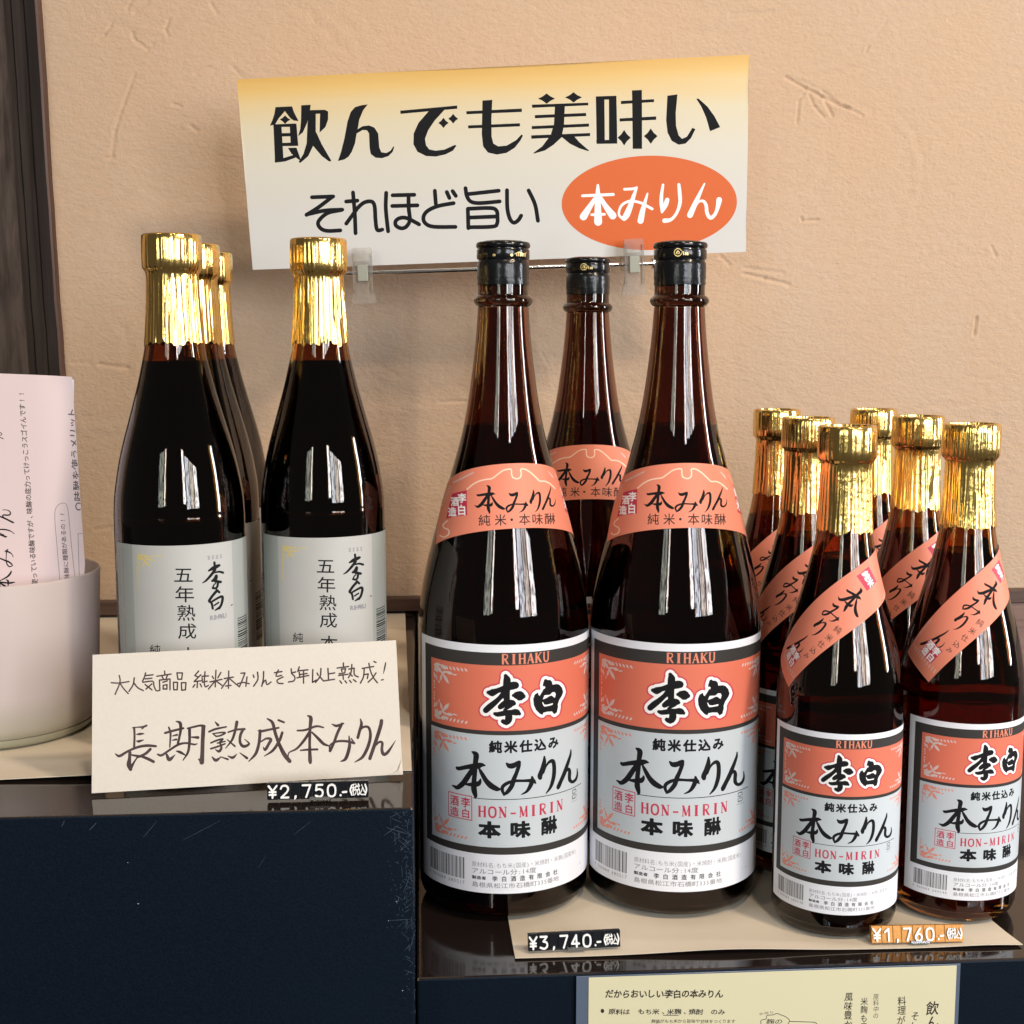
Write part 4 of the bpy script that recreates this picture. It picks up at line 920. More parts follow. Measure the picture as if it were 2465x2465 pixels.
def aged_layers():
    base = strips(-39.2, 76, 10, 116.6, 34, 1)
    O = (250, 1250, 2.415); g = lambda x, y: iL(O[0] + x / O[2], O[1] + y / O[2])
    x_l = g(172, 300)[0]; x_r = g(745, 300)[0]
    Ls = [(1, rect(-39.2, x_l, 10, 116.6) + rect(x_r, 76, 10, 116.6))]
    tx = []
    for ch, x, y, w, h in (('五', 463, 335, 118, 98), ('年', 470, 448, 118, 100), ('熟', 480, 556, 112, 100), ('成', 485, 662, 112, 96), ('本', 490, 800, 112, 96), ('純', 300, 770, 66, 62)):
        tx += [[g(a, -b) for a, b in p] for p in put_glyph(ch, x, -y, w, h, .006)]
    tx += strokes([[(740 * 0 + 737, 408 * 0 + 512), (745, 508)]], iL, 250, 1250, 2.415, w=5, n=1)
    Ls.append((2, tx + strokes(L_RI, iL, 480, 1320, 10.73, grow=7)))
    c1, c2 = g(595, 237), g(690, 237)
    Ls.append((3, hatch(c1[0], c2[0], c1[1] - 1.2, c1[1] + 1.2, 4, .4)))
    c1, c2 = g(618, 578), g(708, 575)
    Ls.append((3, text('RIHAKU', c1[0], c2[0], (c1[1] + c2[1]) / 2, 3.6, bold=.05)))
    a = g(188, 208)
    Ls.append((4, [p for o_ in ornament(a[0], a[1], 1, -1, .62) for p in tri(o_)] + stroke([(a[0] + .5, a[1] - 8, .5), (a[0] + .5, a[1] - 22, .3)], n=4) + [p for i in range(5) for p in tri(leaf(a[0] + .6, a[1] - 9 - i * 2.8, a[0] + 2.0 - i * .2, a[1] - 7.4 - i * 2.8, .7))]))
    hv = []
    for xx in (-35.8, -31.2):
        z = 113 if xx < -33 else 114
        while z > 50:
            hv += hatch(xx - .9, xx + .9, z - 1.3, z, 1, .22); z -= 1.75 if rnd.random() > .07 else 4
    Ls.append((3, hv))
    b0 = x_r + 3.5; z = 71
    bars = []
    r = random.Random(9)
    while z > 40:
        w = r.choice([.3, .5, .8]); bars += rect(b0, b0 + 13, z - w, z); z -= w + r.choice([.35, .6, .8])
    Ls.append((2, bars))
    return base, Ls

def clone(root):
    r = root.copy(); COL.objects.link(r)
    for ch in list(root.children):
        c = ch.copy(); COL.objects.link(c); c.parent = r
        for g_ in list(ch.children):
            d = g_.copy(); COL.objects.link(d); d.parent = c
    return r

# tall 1.8 litre bottle
def cap_ink(parent):
    """gold print on the black crown: ring mark with small word on one side, broad gold band with script on another"""
    R = 0.01596
    def warp(x, y): a = x / 1000 / R; return (R * math.sin(a), -R * math.cos(a), y / 1000), (math.sin(a), -math.cos(a), 0)
    base = []
    def arc(cx, cyy, r, w, a0=0, a1=2 * math.pi): return poly_lines([(cx + r * math.cos(a0 + (a1 - a0) * i / 14), cyy + r * math.sin(a0 + (a1 - a0) * i / 14)) for i in range(15)], w)
    zz = 393.2 + DZ * 1000
    inks = arc(0, zz, 2.2, .55, .5, 6.0) + stroke([(-.9, zz - .6, .6), (0, zz + .9, .6), (.9, zz - .4, .6), (0, zz - .9, .5)], n=3) + hatch(2.8, 6.4, zz - 1.6, zz - .1, 3, .4) + arc(2.9, zz + .1, .5, .35)
    inks += poly_lines([(26, zz - 1.7), (37, zz - 1.7)], 1.5) + hatch(39.5, 48, zz - 2.2, zz - .2, 6, .55) + stroke([(39, zz - .9, .5), (42, zz + .2, .6), (45, zz - .8, .5), (48.5, zz + .1, .4)], n=4)
    return solid_ink('gold_print', inks, lambda x, y, d: tuple(np.array(warp(x, y)[0]) * np.array([1 + d / R, 1 + d / R, 1])), 0.00008, 'cap_gold', parent)
GB = 'tall 1.8 litre mirin bottles on the lower shelf'
b = thing('tall_mirin_bottle', (0, 0, 0), 'x', 'bottle', GB)
obj('glass_body', glass_mesh('glass_body', SB, 'amber_big', .003), b)
obj('liquid', liquid_mesh('liquid', SB, 0.2905 + DZ, 'mirin', .003), b)
# ring on the neck, collar, crown cap
vs, fs = lathe(crv(up_([(0.3618, .0150), (0.3622, .0162), (0.3640, .0176), (0.3652, .0179), (0.3664, .0176), (0.3680, .0162), (0.3688, .0153), (0.3760, .0152), (0.385, .0150)]), 4), 96)
me = mesh('neck_finish', vs, fs, 'amber_dark', smooth=True); obj('neck_finish', me, b)
vs, fs = lathe(up_([(0.3745, .01515), (0.3746, .01560), (0.3762, .01568), (0.3764, .01548), (0.3782, .01552), (0.3784, .01572), (0.3860, .01570), (0.3876, .01560), (0.3886, .01500), (0.3898, .0147)]), 96, lambda a, z: .00008 * math.sin(5 * a) * math.sin(3 * a + z * 400))
me = mesh('collar', vs, fs, 'collar_black', smooth=True); smooth_by_angle(me, 30); obj('collar', me, b)
vs, fs = lathe(up_([(0.3896, .0148), (0.3898, .0156), (0.3904, .0159), (0.3950, .01595), (0.3956, .0157), (0.3958, .0150), (0.3961, .0150), (0.3964, .0156), (0.3970, .01615), (0.3980, .01640), (0.3990, .01625), (0.3997, .0157), (0.4000, .0148), (0.3999, .0128), (0.4004, .0124), (0.4006, .0116), (0.4006, .0003)]), 96)
me = mesh('cap', vs, fs, 'cap_black', smooth=True); smooth_by_angle(me, 32); cp = obj('cap', me, b)
gp = cap_ink(cp)
bs, Ls = main_art('4 960684 680517')
lab = compose('main_label', bs, Ls, cyl_warp(rB, 0.053), MAT_MAIN, b)
bs, Ls = neck_layers()
nl = compose('neck_label', bs, Ls, cone.warp, ['salmon', 'cream_line', 'ink_black', 'ink_soft', 'ink_red', 'sign_white', 'leaf_pale'], b)
BL = ['leftmost tall brown bottle, beside the left block, gold band on its black cap', 'front tall brown mirin bottle on the right, next to the small gold-capped bottles', 'tall brown mirin bottle standing behind and between the two front tall ones']
bots = [b, clone(b), clone(b)]
for o, p, l in zip(bots, P_B, BL):
    o.location = (p[0], p[1], 0.0012); o.rotation_euler = (0, 0, p[2]); o['label'] = l
for o, p, ca in zip(bots, P_B, (2.05, -.28, -.32)):
    for c in o.children:
        if c.name.startswith('cap'): c.rotation_euler = (0, 0, -p[2] * 1.0 - (ca if ca > 1 else 0) + (ca if ca < 1 else 0))

# small bottles with diagonal sash
GA = 'small 720 ml mirin bottles with orange sash'
a = thing('small_mirin_bottle', (0, 0, 0), 'x', 'bottle', GA)
obj('glass_body', glass_mesh('glass_body', SA, 'amber_small', .0026), a)
obj('liquid', liquid_mesh('liquid', SA, 0.2160 + DZ, 'mirin', .0026), a)
foils = [foil_mesh('foil_capsule', .2312, .2700, .2725, .2925, .0164, .0146, .0168, s_) for s_ in (3, 8)]
fo = obj('foil_capsule', foils[0], a)
bs, Ls = main_art('4 960684 680548', True)
K = 0.71
wA = cyl_warp(rA, 0.0369)
obj_l = compose('main_label', bs, Ls, lambda x, y: wA(x * K, 10.6 + (y - 12.6) * K), MAT_MAIN, a)
bs, Ls = sash_layers()
compose('sash_label', bs, Ls, sash_fwd, ['salmon', 'ink_black', 'ink_soft', 'ink_red', 'sign_white', 'leaf_pale'], a)
AL = ['front small gold-capped bottle of the left file, right beside the tall bottle', 'middle small gold-capped bottle of the left file, half hidden by the one in front', 'rearmost small gold-capped bottle of the left file, against the tall bottle shoulder',
      'front small gold-capped bottle at the far right edge, behind the gold price tag', 'middle small gold-capped bottle of the right file', 'rearmost small gold-capped bottle of the right file, its cap highest of the six']
sm_b = [a] + [clone(a) for _ in range(5)]
for i, (o, p, l) in enumerate(zip(sm_b, P_A, AL)):
    o.location = (p[0], p[1], 0.0012); o.rotation_euler = (0, 0, p[2]); o['label'] = l
    for c in o.children:
        if c.name.startswith('foil'):
            c.rotation_euler = (0, 0, i * 1.3 + .4)
            if i % 2: c.data = foils[1]

# aged mirin bottles on the block
GL = 'aged mirin bottles with silver label on the left block'
g5 = thing('aged_mirin_bottle', (0, 0, 0), 'x', 'bottle', GL)
obj('glass_body', glass_mesh('glass_body', SA, 'amber_small', .0026), g5)
obj('liquid', liquid_mesh('liquid', SA, 0.2175 + DZ, 'aged_mirin', .0026), g5)
foils2 = [foil_mesh('foil_capsule', .2275, .2660, .2690, .2885, .0168, .0146, .0166, s_) for s_ in (21, 27)]
obj('foil_capsule', foils2[0], g5)
bs, Ls = aged_layers()
compose('main_label', bs, Ls, cyl_warp(rA, 0.0369), ['silver_label', 'silver_edge', 'ink_black', 'ink_grey', 'gold_print'], g5)
LL = ['front left dark bottle with gold foil neck and silver label, beside the frosted cup', 'dark gold-foil bottle second in the left file behind the front one', 'dark gold-foil bottle rearmost in the left file', 'dark gold-foil bottle with silver label standing alone below the left end of the sign']
ag = [g5] + [clone(g5) for _ in range(3)]
for i, (o, p, l) in enumerate(zip(ag, P_L, LL)):
    o.location = (p[0], p[1], BLK + .0012); o.rotation_euler = (0, 0, p[2]); o['label'] = l
    for c in o.children:
        if c.name.startswith('foil'):
            c.rotation_euler = (0, 0, i * 1.7 + 1.1)
            if i % 2: c.data = foils2[1]

# ------------------------------------------------------------------ hanging sign, rod, clips
sBL = np.array([-.1274, 1.0638, .4024+.007]); sBR = np.array([.2608, 1.0595, .4212+.007]); sTL = np.array([-.1346, 1.0405, .5451+.007])
PS = Plane(sBL, sBR - sBL, sTL - sBL)
kk = 2465 / 1932.0
qc = [PS.inv(x * kk, y * kk) for x, y in [(477, 509), (1407, 475), (1413, 103), (447, 150)]]
def bil(s, t): return tuple((np.array(qc[0]) * (1 - s) + np.array(qc[1]) * s) * (1 - t) + (np.array(qc[3]) * (1 - s) + np.array(qc[2]) * s) * t)
NS = 16
base = [[bil(i / NS, j / 6), bil((i + 1) / NS, j / 6), bil((i + 1) / NS, (j + 1) / 6), bil(i / NS, (j + 1) / 6)] for i in range(NS) for j in range(6)]
Ls = [(1, tri([PS.inv(500 + x / 1.38, 100 + y / 1.38) for x, y in ellipse(1467, 536, 291, 157, 90, -.02)]))]
Ls.append((2, outl(S_ROW1A, PS.inv, 640, 210, 3.864) + [[PS.inv(640 + x / 3.864, 210 + y / 3.864) for x, y in p] for p in star(180, 301, 50, 40) + star(1652, 332, 48) + star(1742, 293, 46)]))
Ls.append((2, outl(S_ROW1B, PS.inv, 1100, 190, 3.019) + [[PS.inv(1100 + x / 3.019, 190 + y / 3.019) for x, y in p] for p in star(652, 143, 62, 38) + star(848, 134, 62, 38) + star(1215, 427, 48, 57) + star(1408, 416, 50, 57)]))
Ls.append((2, strokes([s for s in S_ROW2], PS.inv, 720, 440, 3.22, w=31)))
Ls.append((3, strokes(S_OVAL, PS.inv, 1340, 360, 4.39)))
sg = thing('sign_board', tuple(sBL), 'white and amber paper sign with bold black characters and an orange oval, above the bottles', 'sign')
Hs = qc[3][1]
def swarp(x, y):
    d = 0.0007 * math.sin(x * .017 + .5) + 0.0005 * math.sin(y * .06 + x * .01)
    return tuple(PS.pt(x, y, d) - sBL), tuple(PS.n)
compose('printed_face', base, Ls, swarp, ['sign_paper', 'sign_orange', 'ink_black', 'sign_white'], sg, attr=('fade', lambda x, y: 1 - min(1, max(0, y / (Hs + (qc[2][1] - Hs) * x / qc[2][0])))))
vs = []; fs = []
N = 24
for t in (0, 1):
    for i in range(N + 1):
        x, y = bil(i / N, t); p = np.array(swarp(x, y)[0]); vs += [tuple(p - PS.n * .00015), tuple(p - PS.n * .0009)]
n2 = 2 * (N + 1)
for i in range(N):
    fs.append((2 * i + 1, 2 * i + 3, n2 + 2 * i + 3, n2 + 2 * i + 1))
    fs.append((2 * i, 2 * i + 2, 2 * i + 3, 2 * i + 1)); fs.append((n2 + 2 * i, n2 + 2 * i + 1, n2 + 2 * i + 3, n2 + 2 * i + 2))
fs.append((0, 1, n2 + 1, n2)); fs.append((2 * N, n2 + 2 * N, n2 + 2 * N + 1, 2 * N + 1))
obj('backing', mesh('backing', vs, fs, 'sign_white'), sg)
def tube(p0, p1, r, seg=16, cap=True):
    p0, p1 = Vector(p0), Vector(p1); d = (p1 - p0).normalized(); a = d.orthogonal().normalized(); b_ = d.cross(a)
    vs = []; fs = []
    for p in (p0, p1):
        for k in range(seg): t = 2 * math.pi * k / seg; vs.append(tuple(p + a * r * math.cos(t) + b_ * r * math.sin(t)))
    for k in range(seg): fs.append((k, (k + 1) % seg, seg + (k + 1) % seg, seg + k))
    fs += [tuple(range(seg))[::-1], tuple(range(seg, 2 * seg))]
    return vs, fs
YR = 1.058
r0, r1 = aty(828, 660, YR), aty(1570, 634, YR)
rod = thing('hanging_rod', tuple(r0), 'thin polished steel rod with knob ends holding the two clips under the sign', 'rod')
R0 = (0, 0, 0); R1 = tuple(r1 - r0)
vs, fs = tube(R0, R1, .0018); me = mesh('bar', vs, fs, 'steel'); smooth_by_angle(me); obj('bar', me, rod)
dv = Vector(R1).normalized()
for p, s_ in ((Vector(R0), -1), (Vector(R1), 1)):
    vs, fs = tube(p, p + dv * s_ * .0028, .0044, 20); me = mesh('knob', vs, fs, 'steel'); smooth_by_angle(me); obj('knob', me, rod)
# slim stand that carries the rod, rising behind the leftmost tall bottle
st = aty(1214, 645, YR)
sd = thing('rod_stand', (st[0], YR + .0036, 0), 'slim steel stand post hidden behind the tall bottle, carrying the sign rod', 'stand')
vs, fs = tube((0, 0, .004), (0, 0, st[2] + .004), .0020); me = mesh('post', vs, fs, 'steel'); smooth_by_angle(me); obj('post', me, sd)
vs, fs = lathe([(0.0, .001), (0.0, .021), (0.0025, .021), (0.004, .019), (0.0045, .001)], 40); me = mesh('foot', vs, fs, 'collar_black'); smooth_by_angle(me); obj('foot', me, sd)

def rounded_plate(w0, w1, h, t, r=.0018, flare=None):
    # outline in (x,z): top width w0, bottom width w1
    o = []
    def cor(cx, cz, a0):
        for i in range(5): a = a0 + i * math.pi / 8; o.append((cx + r * math.cos(a), cz + r * math.sin(a)))
    cor(w0 / 2 - r, h / 2 - r, 0); cor(-w0 / 2 + r, h / 2 - r, math.pi / 2)
    if flare:
        o += [(-w0 / 2, h * .1), (-w0 / 2 + .0008, -h * .15), (-w1 / 2 + .0012, -h * .33)]
    cor(-w1 / 2 + r, -h / 2 + r, math.pi); cor(w1 / 2 - r, -h / 2 + r, 1.5 * math.pi)
    if flare: o += [(w1 / 2 - .0012, -h * .33), (w0 / 2 - .0008, -h * .15), (w0 / 2, h * .1)]
    n = len(o); vs = [(x, -t / 2, z) for x, z in o] + [(x, t / 2, z) for x, z in o]
    fs = [tuple(range(n)), tuple(range(n, 2 * n))[::-1]] + [(i, i + n, (i + 1) % n + n, (i + 1) % n) for i in range(n)]
    return vs, fs
def clip_at(u, v0, v1, label):
    yc = 1.046
    pt, pb = aty(u, v0, yc), aty(u, v1, yc); h = pt[2] - pb[2]; c = (pt + pb) / 2
    k = thing('plastic_clip', tuple(c), label, 'clip', 'clear plastic clips under the sign'); k.rotation_euler = (math.radians(4), math.radians(-2.0), 0)
    vs, fs = rounded_plate(.0155, .0195, h, .0018, flare=True); me = mesh('front_jaw', vs, fs, 'clear_plastic'); smooth_by_angle(me, 40); obj('front_jaw', me, k)
    # raised frame edges
    for sx in (-1, 1):
        vs, fs = box(sx * .0068 - .0009, sx * .0068 + .0009, -.0028, -.0010, -h * .30, h * .40); obj('side_rib', mesh('side_rib', vs, fs, 'clear_plastic'), k)
    vs, fs = box(-.0058, .0058, -.0030, -.0010, h * .20, h * .26); obj('cross_rib', mesh('cross_rib', vs, fs, 'clear_plastic'), k)
    bm = bevel_box(-.0040, .0040, -.0034, .0010, -h * .10, h * .20, .0006); obj('hinge_block', bm_mesh(bm, 'hinge_block', 'clip_insert', smooth=False), k)
    vs, fs = rounded_plate(.0150, .0150, h * .55, .0016); vs = [(x, y + .0200, z + h * .2) for x, y, z in vs]; me = mesh('back_jaw', vs, fs, 'clear_plastic'); obj('back_jaw', me, k)
    vs, fs = box(-.0035, .0035, .0010, .0195, -h * .06, -h * .02); obj('spring_bridge', mesh('spring_bridge', vs, fs, 'clear_plastic'), k)
clip_at(873.5, 596, 731, 'clear plastic clip gripping the left part of the sign near its lower edge')
clip_at(1526, 575, 711, 'clear plastic clip gripping the sign below the orange oval')

# ------------------------------------------------------------------ handwritten card
kb = atz(220.7, 1909.6, BLK + .0018); kb2 = atz(969.4, 1864, BLK + .0022)
e1 = kb2 - kb; n_ = np.array([e1[1], -e1[0], 0]); n_ /= np.linalg.norm(n_)      # towards the camera
up = np.array([0, 0, 1.0]) * math.cos(math.radians(13)) - n_ * math.sin(math.radians(13))
PC = Plane(kb, e1, up)
cc = [PC.inv(220.7, 1909.6), PC.inv(969.4, 1864), PC.inv(953.6, 1541), PC.inv(222.8, 1576.3)]
def bilc(s, t): return tuple((np.array(cc[0]) * (1 - s) + np.array(cc[1]) * s) * (1 - t) + (np.array(cc[3]) * (1 - s) + np.array(cc[2]) * s) * t)
base = [[bilc(i / 12, j / 4), bilc((i + 1) / 12, j / 4), bilc((i + 1) / 12, (j + 1) / 4), bilc(i / 12, (j + 1) / 4)] for i in range(12) for j in range(4)]
Ls = [(1, strokes(C_BIG1, PC.inv, 270, 1710, 5.3667, grow=1.5)), (1, strokes(C_BIG2, PC.inv, 590, 1710, 5.084, grow=1.5)), (1, strokes(C_ROW1, PC.inv, 250, 1570, 5.52, w=20, n=3)), (1, strokes(C_ROW2, PC.inv, 590, 1570, 5.367, w=20, n=3) + strokes([[(1818,135,16),(1805,200,22),(1788,278,8)], [(1762,360,18),(1785,355,20)]], PC.inv, 590, 1570, 5.367, n=2))]
card = thing('handwritten_card', tuple(kb), 'cream card with brush-written characters leaning before the dark bottles on the left block', 'card')
def cw(x, y): return tuple(PC.pt(x, y, .0006 * math.sin(x * .03)) - kb), tuple(PC.n)
compose('written_face', base, Ls, cw, ['card', 'card_ink'], card)
vs = []; fs = []
for t in (0, 1):
    for i in range(25):
        x, y = bilc(i / 24, t); p = np.array(cw(x, y)[0]); vs += [tuple(p - PC.n * .0001), tuple(p - PC.n * .0008)]
for i in range(24):
    fs += [(2 * i + 1, 2 * i + 3, 50 + 2 * i + 3, 50 + 2 * i + 1), (2 * i, 2 * i + 2, 2 * i + 3, 2 * i + 1), (50 + 2 * i, 50 + 2 * i + 1, 50 + 2 * i + 3, 50 + 2 * i + 2)]
fs += [(0, 1, 51, 50), (48, 98, 99, 49)]
obj('card_back', mesh('card_back', vs, fs, 'card'), card)
ca, cb_ = bilc(1, 0), bilc(1, .12); cd_ = bilc(.955, 0)
vs = [tuple(np.array(cw(*ca)[0]) + PC.n * .0022), tuple(np.array(cw(*cb_)[0]) + PC.n * .0004), tuple(np.array(cw(*cd_)[0]) + PC.n * .0004), tuple(np.array(cw(ca[0] - 2.2, ca[1] + 2.6)[0]) + PC.n * .0016)]
obj('bent_corner', mesh('bent_corner', vs, [(2, 0, 3), (0, 1, 3)], 'card'), card)

# ------------------------------------------------------------------ price tags built of moulded tiles
def price_tag(pxc, zb, s_text, cells, tilemat, label, lean=10):
    TL, TR, BR, BL_ = pxc
    p0, p1 = atz(*BL_, zb), atz(*BR, zb)
    e1 = p1 - p0; n_ = np.array([e1[1], -e1[0], 0]); n_ /= np.linalg.norm(n_)
    up = np.array([0, 0, 1.0]) * math.cos(math.radians(lean)) - n_ * math.sin(math.radians(lean))
    P = Plane(p0, e1, up); c = [P.inv(*q_) for q_ in (BL_, BR, TR, TL)]
    Wd, Hh = (c[1][0] + c[2][0] - c[3][0]) / 2, (c[2][1] + c[3][1]) / 2
    t = thing('price_tag', tuple(p0), label, 'price tag', 'moulded price tags on the shelves')
    M4 = Matrix(((P.e1[0], P.e2[0], P.n[0], 0), (P.e1[1], P.e2[1], P.n[1], 0), (P.e1[2], P.e2[2], P.n[2], 0), (0, 0, 0, 1)))
    tot = sum(w for _, w in cells); x = 0
    for ch, w in cells:
        x0, x1 = x * Wd / tot / 1000, (x + w) * Wd / tot / 1000; H = Hh / 1000
        bm = bevel_box(x0 + .00004, x1 - .00004, 0, H, -.0038, rnd.uniform(-.00006, .00006), .0003)
        me = bm_mesh(bm, 'tile', tilemat); me.transform(M4); to = obj('tile', me, t)
        xc = (x0 + x1) / 2 * 1000; k = Wd / tot; ink = []
        if ch == 'zei':
            ink = put_glyph('税', xc - 1.45, Hh * .52, 4.3, 6.6, .006) + put_glyph('込', xc + 1.75, Hh * .50, 4.2, 6.4, .006)
            ink += stroke([(xc - 3.3, Hh * .78, .7), (xc - 4.1, Hh * .5, .8), (xc - 3.3, Hh * .2, .7)], n=3) + stroke([(xc + 3.5, Hh * .80, .7), (xc + 4.2, Hh * .5, .8), (xc + 3.5, Hh * .2, .7)], n=3)
        elif ch == '.-': ink = stroke([(xc - 1.3, Hh * .2, 1.1), (xc - 1.28, Hh * .2, 1.1)], n=1) + stroke([(xc - .2, Hh * .38, .95), (xc + 1.7, Hh * .39, .95)], n=1)
        elif ch == ',': ink = stroke([(xc, Hh * .2, 1.1), (xc - .1, Hh * .12, 1.0), (xc - .5, Hh * .04, .5)], n=2)
        else:
            D = {'2': [[(.05,.75),(.2,.95),(.5,1),(.8,.92),(.92,.7),(.75,.45),(.1,0)], [(.1,0),(.95,0)]], '7': [[(.02,1),(.95,1)], [(.95,1),(.45,0)]], '5': [[(.9,1),(.2,1)], [(.2,1),(.12,.55)], [(.12,.55),(.5,.65),(.9,.5),(.92,.2),(.6,0),(.08,.1)]],
                 '0': [[(.5,1),(.15,.88),(.04,.5),(.15,.12),(.5,0),(.85,.12),(.96,.5),(.85,.88),(.5,1)]], '3': [[(.05,1),(.88,1)], [(.88,1),(.42,.6)], [(.42,.6),(.85,.5),(.9,.2),(.55,0),(.03,.1)]], '4': [[(.62,1),(.02,.3)], [(.02,.3),(1,.3)], [(.62,1),(.68,0)]], '1': [[(.12,.72),(.6,1)], [(.6,1),(.62,0)]],
                 '6': [[(.75,1),(.25,.55),(.06,.25),(.3,0),(.7,0),(.92,.25),(.75,.5),(.4,.52),(.12,.35)]], '¥': [[(.0,1),(.5,.55)], [(1,1),(.5,.55)], [(.5,.55),(.5,0)], [(.12,.48),(.88,.48)], [(.12,.25),(.88,.25)]]}[ch]
            dw = w * k * (.66 if ch != '¥' else .72); dh = Hh * .70; y0 = Hh * .14
            for sK in D: ink += stroke([(xc - dw / 2 + a_ * dw, y0 + b_ * dh, .105 * Hh) for a_, b_ in sK], n=4 if len(sK) > 2 else 1)
        def wp(x_, y_, d): v_ = M4 @ Vector((x_ / 1000, y_ / 1000, .00008 + d)); return tuple(v_)
        solid_ink('numeral', ink, wp, .0010, 'tag_white', to)
        x += w
    # clear foot that props the strip up
    vs, fs = box(Wd * .42 / 1000, Wd * .62 / 1000, -.0002, .0012, -.012, .0018); me = mesh('foot', vs, fs, 'clear_plastic'); me.transform(M4); obj('foot', me, t)
    return t
price_tag([(1268.2, 2250), (1489.7, 2238.2), (1494.5, 2279.5), (1271.7, 2290.6)], .0030, '', [('¥', 1.05), ('3', 1.25), (',', .9), ('7', 1.25), ('4', 1.2), ('0', 1.3), ('.-', 1.0), ('zei', 2.0)], 'tag_black', 'black price tag reading 3,740 yen before the tall bottles')
price_tag([(2091, 2229.5), (2313.8, 2225.6), (2319.2, 2267), (2098.5, 2271)], .0028, '', [('¥', 1.1), ('1', 1.2), (',', .9), ('7', 1.2), ('6', 1.15), ('0', 1.25), ('.-', 1.0), ('zei', 2.0)], 'tag_gold', 'gold price tag reading 1,760 yen before the small bottles', 16)
price_tag([(643, 1884), (887.4, 1880.6), (887.2, 1920), (643, 1926)], BLK + .0016, '', [('¥', 1.1), ('2', 1.25), (',', .9), ('7', 1.25), ('5', 1.2), ('0', 1.25), ('.-', 1.0), ('zei', 2.0)], 'tag_black', 'black price tag reading 2,750 yen at the foot of the handwritten card', 8)

# ------------------------------------------------------------------ frosted cup and the menu standing in it
cy0 = atz(0, 1815, BLK + .002); CUPC = (aty(-6, 1600, cy0[1] + .060)[0], cy0[1] + .060)
zr = aty(0, 1417, CUPC[1] - .0615)[2] - BLK - .001
cup = thing('frosted_cup', (CUPC[0], CUPC[1], BLK + .0012), 'frosted white glass cup with a thick greenish base at the left edge of the block', 'cup')
vs, fs = lathe([(.017, .001), (.0165, .0480), (.012, .0530), (.0065, .0560), (.0075, .0574), (.012, .0583), (.022, .0590), (zr - .001, .0622), (zr - .0002, .0618), (zr, .0610), (zr - .001, .0600), (.026, .0570), (.021, .052), (.020, .001)], 128); me = mesh('frosted_wall', vs, fs, 'frosted_glass'); smooth_by_angle(me, 50); obj('frosted_wall', me, cup)
vs, fs = lathe([(0, .001), (0, .0500), (.0008, .0530), (.003, .0556), (.0062, .0568), (.0062, .0555), (.0115, .0525), (.016, .0475), (.0165, .001)], 128); me = mesh('glass_base', vs, fs, 'green_glass'); smooth_by_angle(me, 50); obj('glass_base', me, cup)

MY = CUPC[1] - .012
m0 = aty(206.5, 1420, MY); tl = math.radians(-2.4)
PM = Plane(m0, (math.cos(tl), 0, math.sin(tl)), (-math.sin(tl), .10, math.cos(tl)))
xe, yt_ = PM.inv(167.7, 905.3)
menu = thing('folded_menu', tuple(m0), 'pale pink folded menu with sideways handwriting standing in the frosted cup', 'menu')
OM = (0, 850, 3.22); gm = lambda x, y: PM.inv(OM[0] + x / OM[2], OM[1] + y / OM[2])
def side(s_, x0, y0, x1, y1, h, b_=0.0, jit=0):
    out = []; n = len(s_); r = random.Random(n)
    for i, ch in enumerate(s_):
        t = (i + .5) / n; x = x0 + (x1 - x0) * t; y = y0 + (y1 - y0) * t
        if ch != ' ': out += [[gm(a, -b) for a, b in p] for p in put_glyph(ch, x, -y, abs(y1 - y0) / n * 1.0, h, b_, rot=math.pi / 2 + r.uniform(-.06, .06) * jit, shear=.05)]
    return out
Ls = [(1, side('使っている味醂ですが、味醂の底力ってけっこうスゴイんです!!', 275, 1800, 158, 290, 52, .022, 1))]
Ls.append((1, side('味醂に種類があるの!?', 520, 1755, 478, 1225, 42, .014, 1) + side('○味醂を使うメリット', 603, 1230, 538, 415, 62, .02, 1)))
Ls.append((2, strokes([[(468,1775),(445,1500),(426,1270),(440,1190),(490,1163),(522,1210),(550,1480),(580,1760)], [(595,1402),(640,1400)], [(598,1402),(610,1740)]], PM.inv, *OM, w=5)))
br = []
for ch, cx, cy_, k in (('本', 30, 1775, .26), ('み', 42, 1590, .27), ('り', 45, 1395, .26), ('ん', 22, 1265, .32), ('ん', -20, 640, .16)):
    for stt in BRUSH[ch]: br += strokes([[(cx + (y - BC[ch][1]) * k, cy_ - (x - BC[ch][0]) * k, max(w * k * .8, 6)) for x, y, w in stt]], PM.inv, *OM)
Ls.append((3, br))
xr_at = lambda y: xe * y / yt_ if y > 0 else y * .16
base = []
ys_ = [-60 + (yt_ + 60) * j / 5 for j in range(6)]
for i in range(30):
    ta, tb = i / 30, (i + 1) / 30
    for j in range(5):
        X = lambda t, y: -95 + (xr_at(y) + 95) * t
        base.append([(X(ta, ys_[j]), ys_[j]), (X(tb, ys_[j]), ys_[j]), (X(tb, ys_[j + 1]), ys_[j + 1]), (X(ta, ys_[j + 1]), ys_[j + 1])])
def mw(x, y):
    t = max(0, (x - xr_at(y) + 22) / 22); d = -.0040 * t * t + .0012 * math.sin(y * .03 + 1) 
    nx_ = .35 * t
    n_ = PM.n + PM.e1 * nx_; n_ = n_ / np.linalg.norm(n_)
    return tuple(PM.pt(x, y, d) - m0), tuple(n_)
def keep(polys):
    return [p for p in polys if max(q_[0] - xr_at(q_[1]) for q_ in p) < -.05 and min(q_[1] for q_ in p) > -58]
compose('front_page', base, [(i, keep(p)) for i, p in Ls], mw, ['menu_pink', 'menu_ink', 'ink_grey', 'ink_black'], menu)
vs = []; fs = []
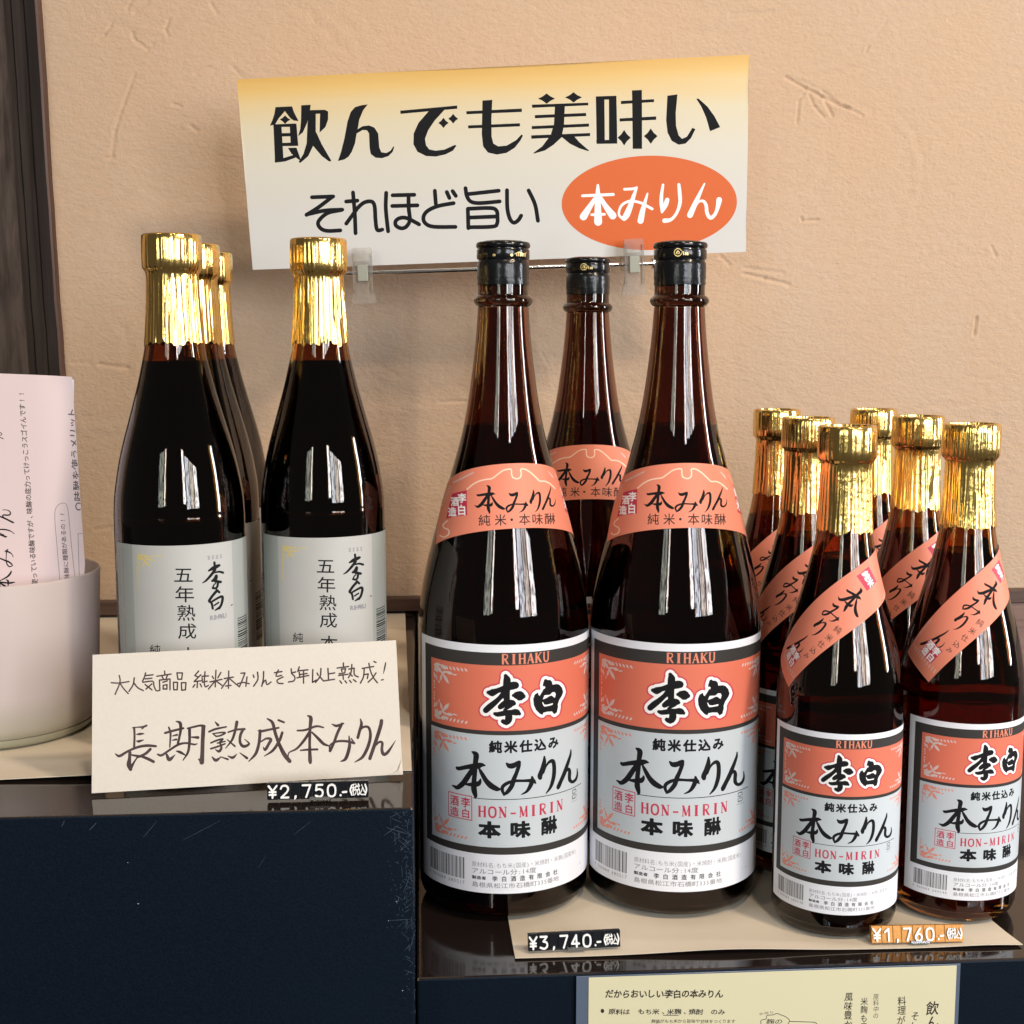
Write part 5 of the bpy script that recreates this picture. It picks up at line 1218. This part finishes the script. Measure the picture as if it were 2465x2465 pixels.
for i in range(31):
    for y in (-60, yt_ - 1.5):
        x = -95 + (xr_at(y) + 95) * i / 30 + .4
        vs.append(tuple(np.array(mw(x, y)[0]) - PM.n * (.0006 + .0022 * (i / 30) ** 3)))
for i in range(30): fs.append((2 * i, 2 * i + 2, 2 * i + 3, 2 * i + 1))
obj('back_page', mesh('back_page', vs, fs, 'white_paper', smooth=True), menu)

# ------------------------------------------------------------------ laminated sheet on the shelf front
YF = 0.6935
fi = face_inv(YF)
c0 = np.array([fi(1388, 2351)[0] / 1000, YF, 0]); 
x0_, ztop = fi(1416.7, 2351); x1_, _z = fi(2300, 2357); xl_, _z = fi(1387, 2352); xr_, _z = fi(2310, 2357); 
sh2 = thing('laminated_sheet', (xl_ / 1000, YF, ztop / 1000), 'laminated yellow information sheet with handwriting hanging on the lower shelf front', 'sheet')
OS = (1400, 2340, 2.1)
def hand(s_, x0, x1, y, h, b_, vert=False, slope=0.0):
    out = []; n = len(s_); r = random.Random(n * 7 + int(x0))
    for i, ch in enumerate(s_):
        if ch == ' ': continue
        t = (i + .5) / n
        X, Y = (x0 + (x1 - x0) * t, y + slope * t) if not vert else (x0 + r.uniform(-2, 2), y + (x1 - y) * t)
        cw_ = abs((x1 - x0) / n) * 1.02 if not vert else h
        sy = h if not vert else abs(x1 - y) / n * 1.02
        out += [[fi(OS[0] + a / OS[2], OS[1] - b / OS[2]) for a, b in p] for p in put_glyph(ch, X, -Y + r.uniform(-1.5, 1.5), cw_, sy, b_, shear=r.uniform(.0, .2), rot=r.uniform(-.06, .1))]
    return out
ink = hand('だからおいしい李白の本みりん', 118, 716, 106, 44, .030) + hand('原料は もち米、米麹、焼酎 のみ', 134, 724, 196, 30, .022) + hand('麹菌がもち米から旨味や甘味をつくります', 350, 776, 244, 20, .012)
ink += hand('原料中の', 1485, 232, 104, 30, .0, True) + hand('米麹も良い', 1425, 330, 125, 38, .01, True) + hand('風味豊かに', 1346, 330, 98, 44, .012, True) + hand('料理がおい', 1614, 360, 118, 44, .01, True) + hand('そして', 1682, 340, 195, 44, .01, True) + hand('飲んで', 1772, 355, 142, 66, .014, True)
SP = lambda S, w: strokes(S, fi, *OS, w=w, n=4)
ink += SP([[(104,190),(104,194)]], 18) + SP([[(412,214),(488,214)], [(905,262),(905,240),(930,232),(935,215),(965,212),(985,205),(1005,212),(1030,222),(1048,240),(1040,262)], [(1048,245),(1120,247),(1175,250),(1190,262)]], 3.5)
ink += hand('麹の', 930, 1015, 244, 28, .01) + hand('手造り', 892, 972, 208, 14, 0, slope=-8)
base = strips(x0_, x1_, fi(1400, 2700)[1], ztop, 6, 2)
compose('yellow_paper', base, [(1, ink)], lambda x, y: ((x / 1000 - xl_ / 1000, -.0010, (y - ztop) / 1000), (0, -1, 0)), ['sheet_yellow', 'ink_soft'], sh2)
bm = bevel_box(0, (xr_ - xl_) / 1000, -.0006, 0.0, (fi(1400, 2720)[1] - ztop) / 1000, .0006, .0002); obj('laminate_film', bm_mesh(bm, 'laminate_film', 'laminate'), sh2)

bpy.data.objects.remove(_fo); bpy.data.curves.remove(_fc)
